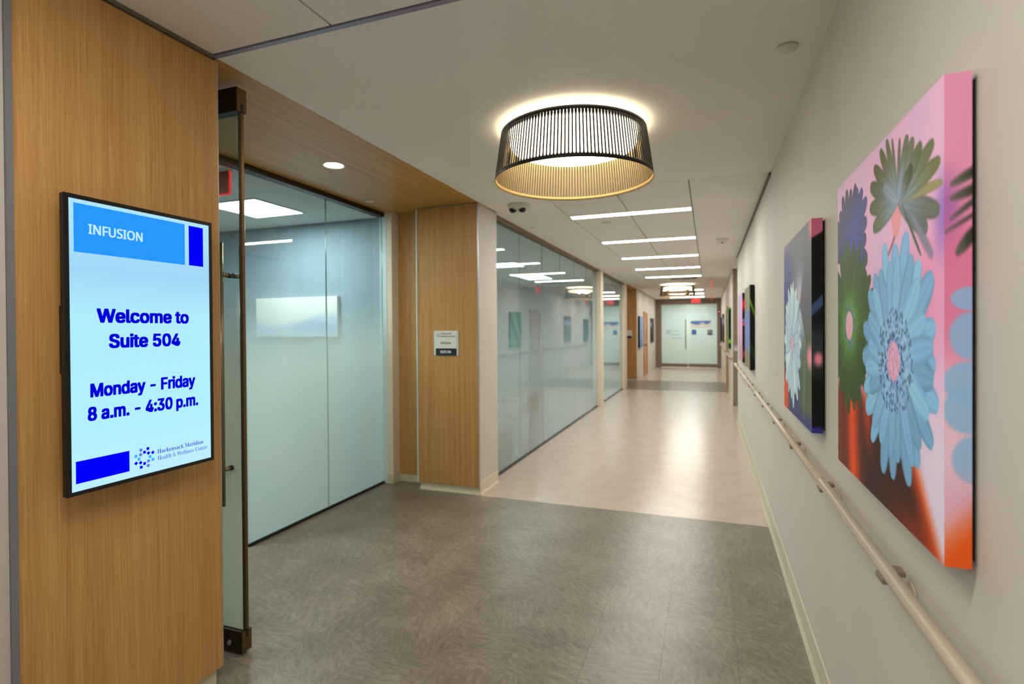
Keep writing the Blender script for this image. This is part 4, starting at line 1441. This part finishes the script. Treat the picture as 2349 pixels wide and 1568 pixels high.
canvas('almost black canvas closest to the far glass doors', -1, XR, 20.9, 21.7, 1.08, 1.95, black_side, black_side, 10, 20)
canvas('dusk blue canvas with black edge opposite the handrail', 1, XL - 0.015, 16.68, 17.5, 0.98, 1.94, dusk, black_side, 20, 40, 0.05)
canvas('dark mossy canvas beside the tan timber door', 1, XL - 0.015, 20.3, 21.1, 1.05, 1.94, black_side, moss, 20, 40, 0.05)

# ------------------------------------------------------------------ inside the side rooms
t = thing('wall_picture', (-4.34, 4.86, 1.5), 'wide white canvas with soft blue hills inside the suite', 'picture')


def hills(U, V):
    img = np.zeros(U.shape + (3,)) + np.array((232, 230, 220.0))
    a = 0.55 + 0.12 * np.sin(U * 5.2) + 0.04 * np.sin(U * 13)
    img = over(img, 0.8 * sm(-0.05, 0.12, V - a), (178, 200, 226))
    img = over(img, 0.8 * sm(0.0, 0.08, V - 0.62 + 0.1 * np.cos(U * 9)) * sm(0.1, 0.9, U), (148, 170, 214))
    return over(img, sm(0.8, 1.0, V), (190, 204, 216))


uu_, vv_ = np.meshgrid(np.linspace(0, 1, 50), np.linspace(0, 1, 26))
P = np.stack([-4.91 + 1.13 * uu_, np.full_like(uu_, 4.815), 1.925 - 0.44 * vv_], -1).reshape(-1, 3) - np.array(WL[t.name])
idx = np.arange(50 * 26).reshape(26, 50)
F_ = np.stack([idx[:-1, :-1], idx[1:, :-1], idx[1:, 1:], idx[:-1, 1:]], -1).reshape(-1, 4)
me = bpy.data.meshes.new('canvas')
me.from_pydata(P.tolist(), [], F_.tolist())
ca = me.color_attributes.new('print', 'FLOAT_COLOR', 'POINT')
c3 = lin(np.clip(hills(uu_, vv_).reshape(-1, 3), 0, 255))
ca.data.foreach_set('color', np.concatenate([c3, np.ones((len(c3), 1))], 1).astype(np.float32).ravel())
me.materials.append(M['print'])
o = bpy.data.objects.new('canvas', me)
COL.objects.link(o)
o.parent = t
bx(-4.91, -3.78, 4.8155, 4.859, 1.485, 1.925).build('stretcher_frame', 'paper', t)


def chair(cx, cy, label):
    # guest chair with its back to the corridor glass, facing -X
    t = thing('guest_chair', (cx, cy, 0), label, 'chair', 'chairs behind corridor glass')
    bx(cx - 0.25, cx + 0.22, cy - 0.26, cy + 0.26, 0.40, 0.48).build('seat', 'seat', t, bevel=0.02)
    B().prism([(cx + 0.19, 0.46), (cx + 0.25, 0.46), (cx + 0.31, 0.80), (cx + 0.26, 0.80)], 'y', cy - 0.30, cy + 0.30).build('backrest', 'seat', t, bevel=0.02, fix=True)
    for sx in (-0.22, 0.2):
        for sy in (-0.25, 0.25):
            B().tube((cx + sx, cy + sy, 0.0), (cx + sx, cy + sy, 0.40), 0.016, 10).build('leg', 'seat_dark', t)
    for sy in (-0.29, 0.29):
        B().box(cx - 0.24, cx + 0.22, cy + sy - 0.025, cy + sy + 0.025, 0.63, 0.66).box(cx - 0.22, cx - 0.19, cy + sy - 0.015, cy + sy + 0.015, 0.42, 0.63).build('armrest', 'seat_dark', t, bevel=0.005)


chair(-2.47, 6.66, 'slate guest chair blurred behind corridor glass')
t = thing('side_table', (-2.42, 5.62, 0), 'low dark side table blurred behind corridor glass', 'table')
bx(-2.68, -2.16, 5.36, 5.84, 0.47, 0.5).build('tabletop', 'seat_dark', t, bevel=0.004)
bx(-2.60, -2.2, 5.42, 5.78, 0.06, 0.469).build('cabinet_body', 'seat_dark', t)
for sx in (-2.58, -2.22):
    for sy in (5.44, 5.76):
        B().tube((sx, sy, 0.0), (sx, sy, 0.06), 0.015, 10).build('leg', 'black', t)
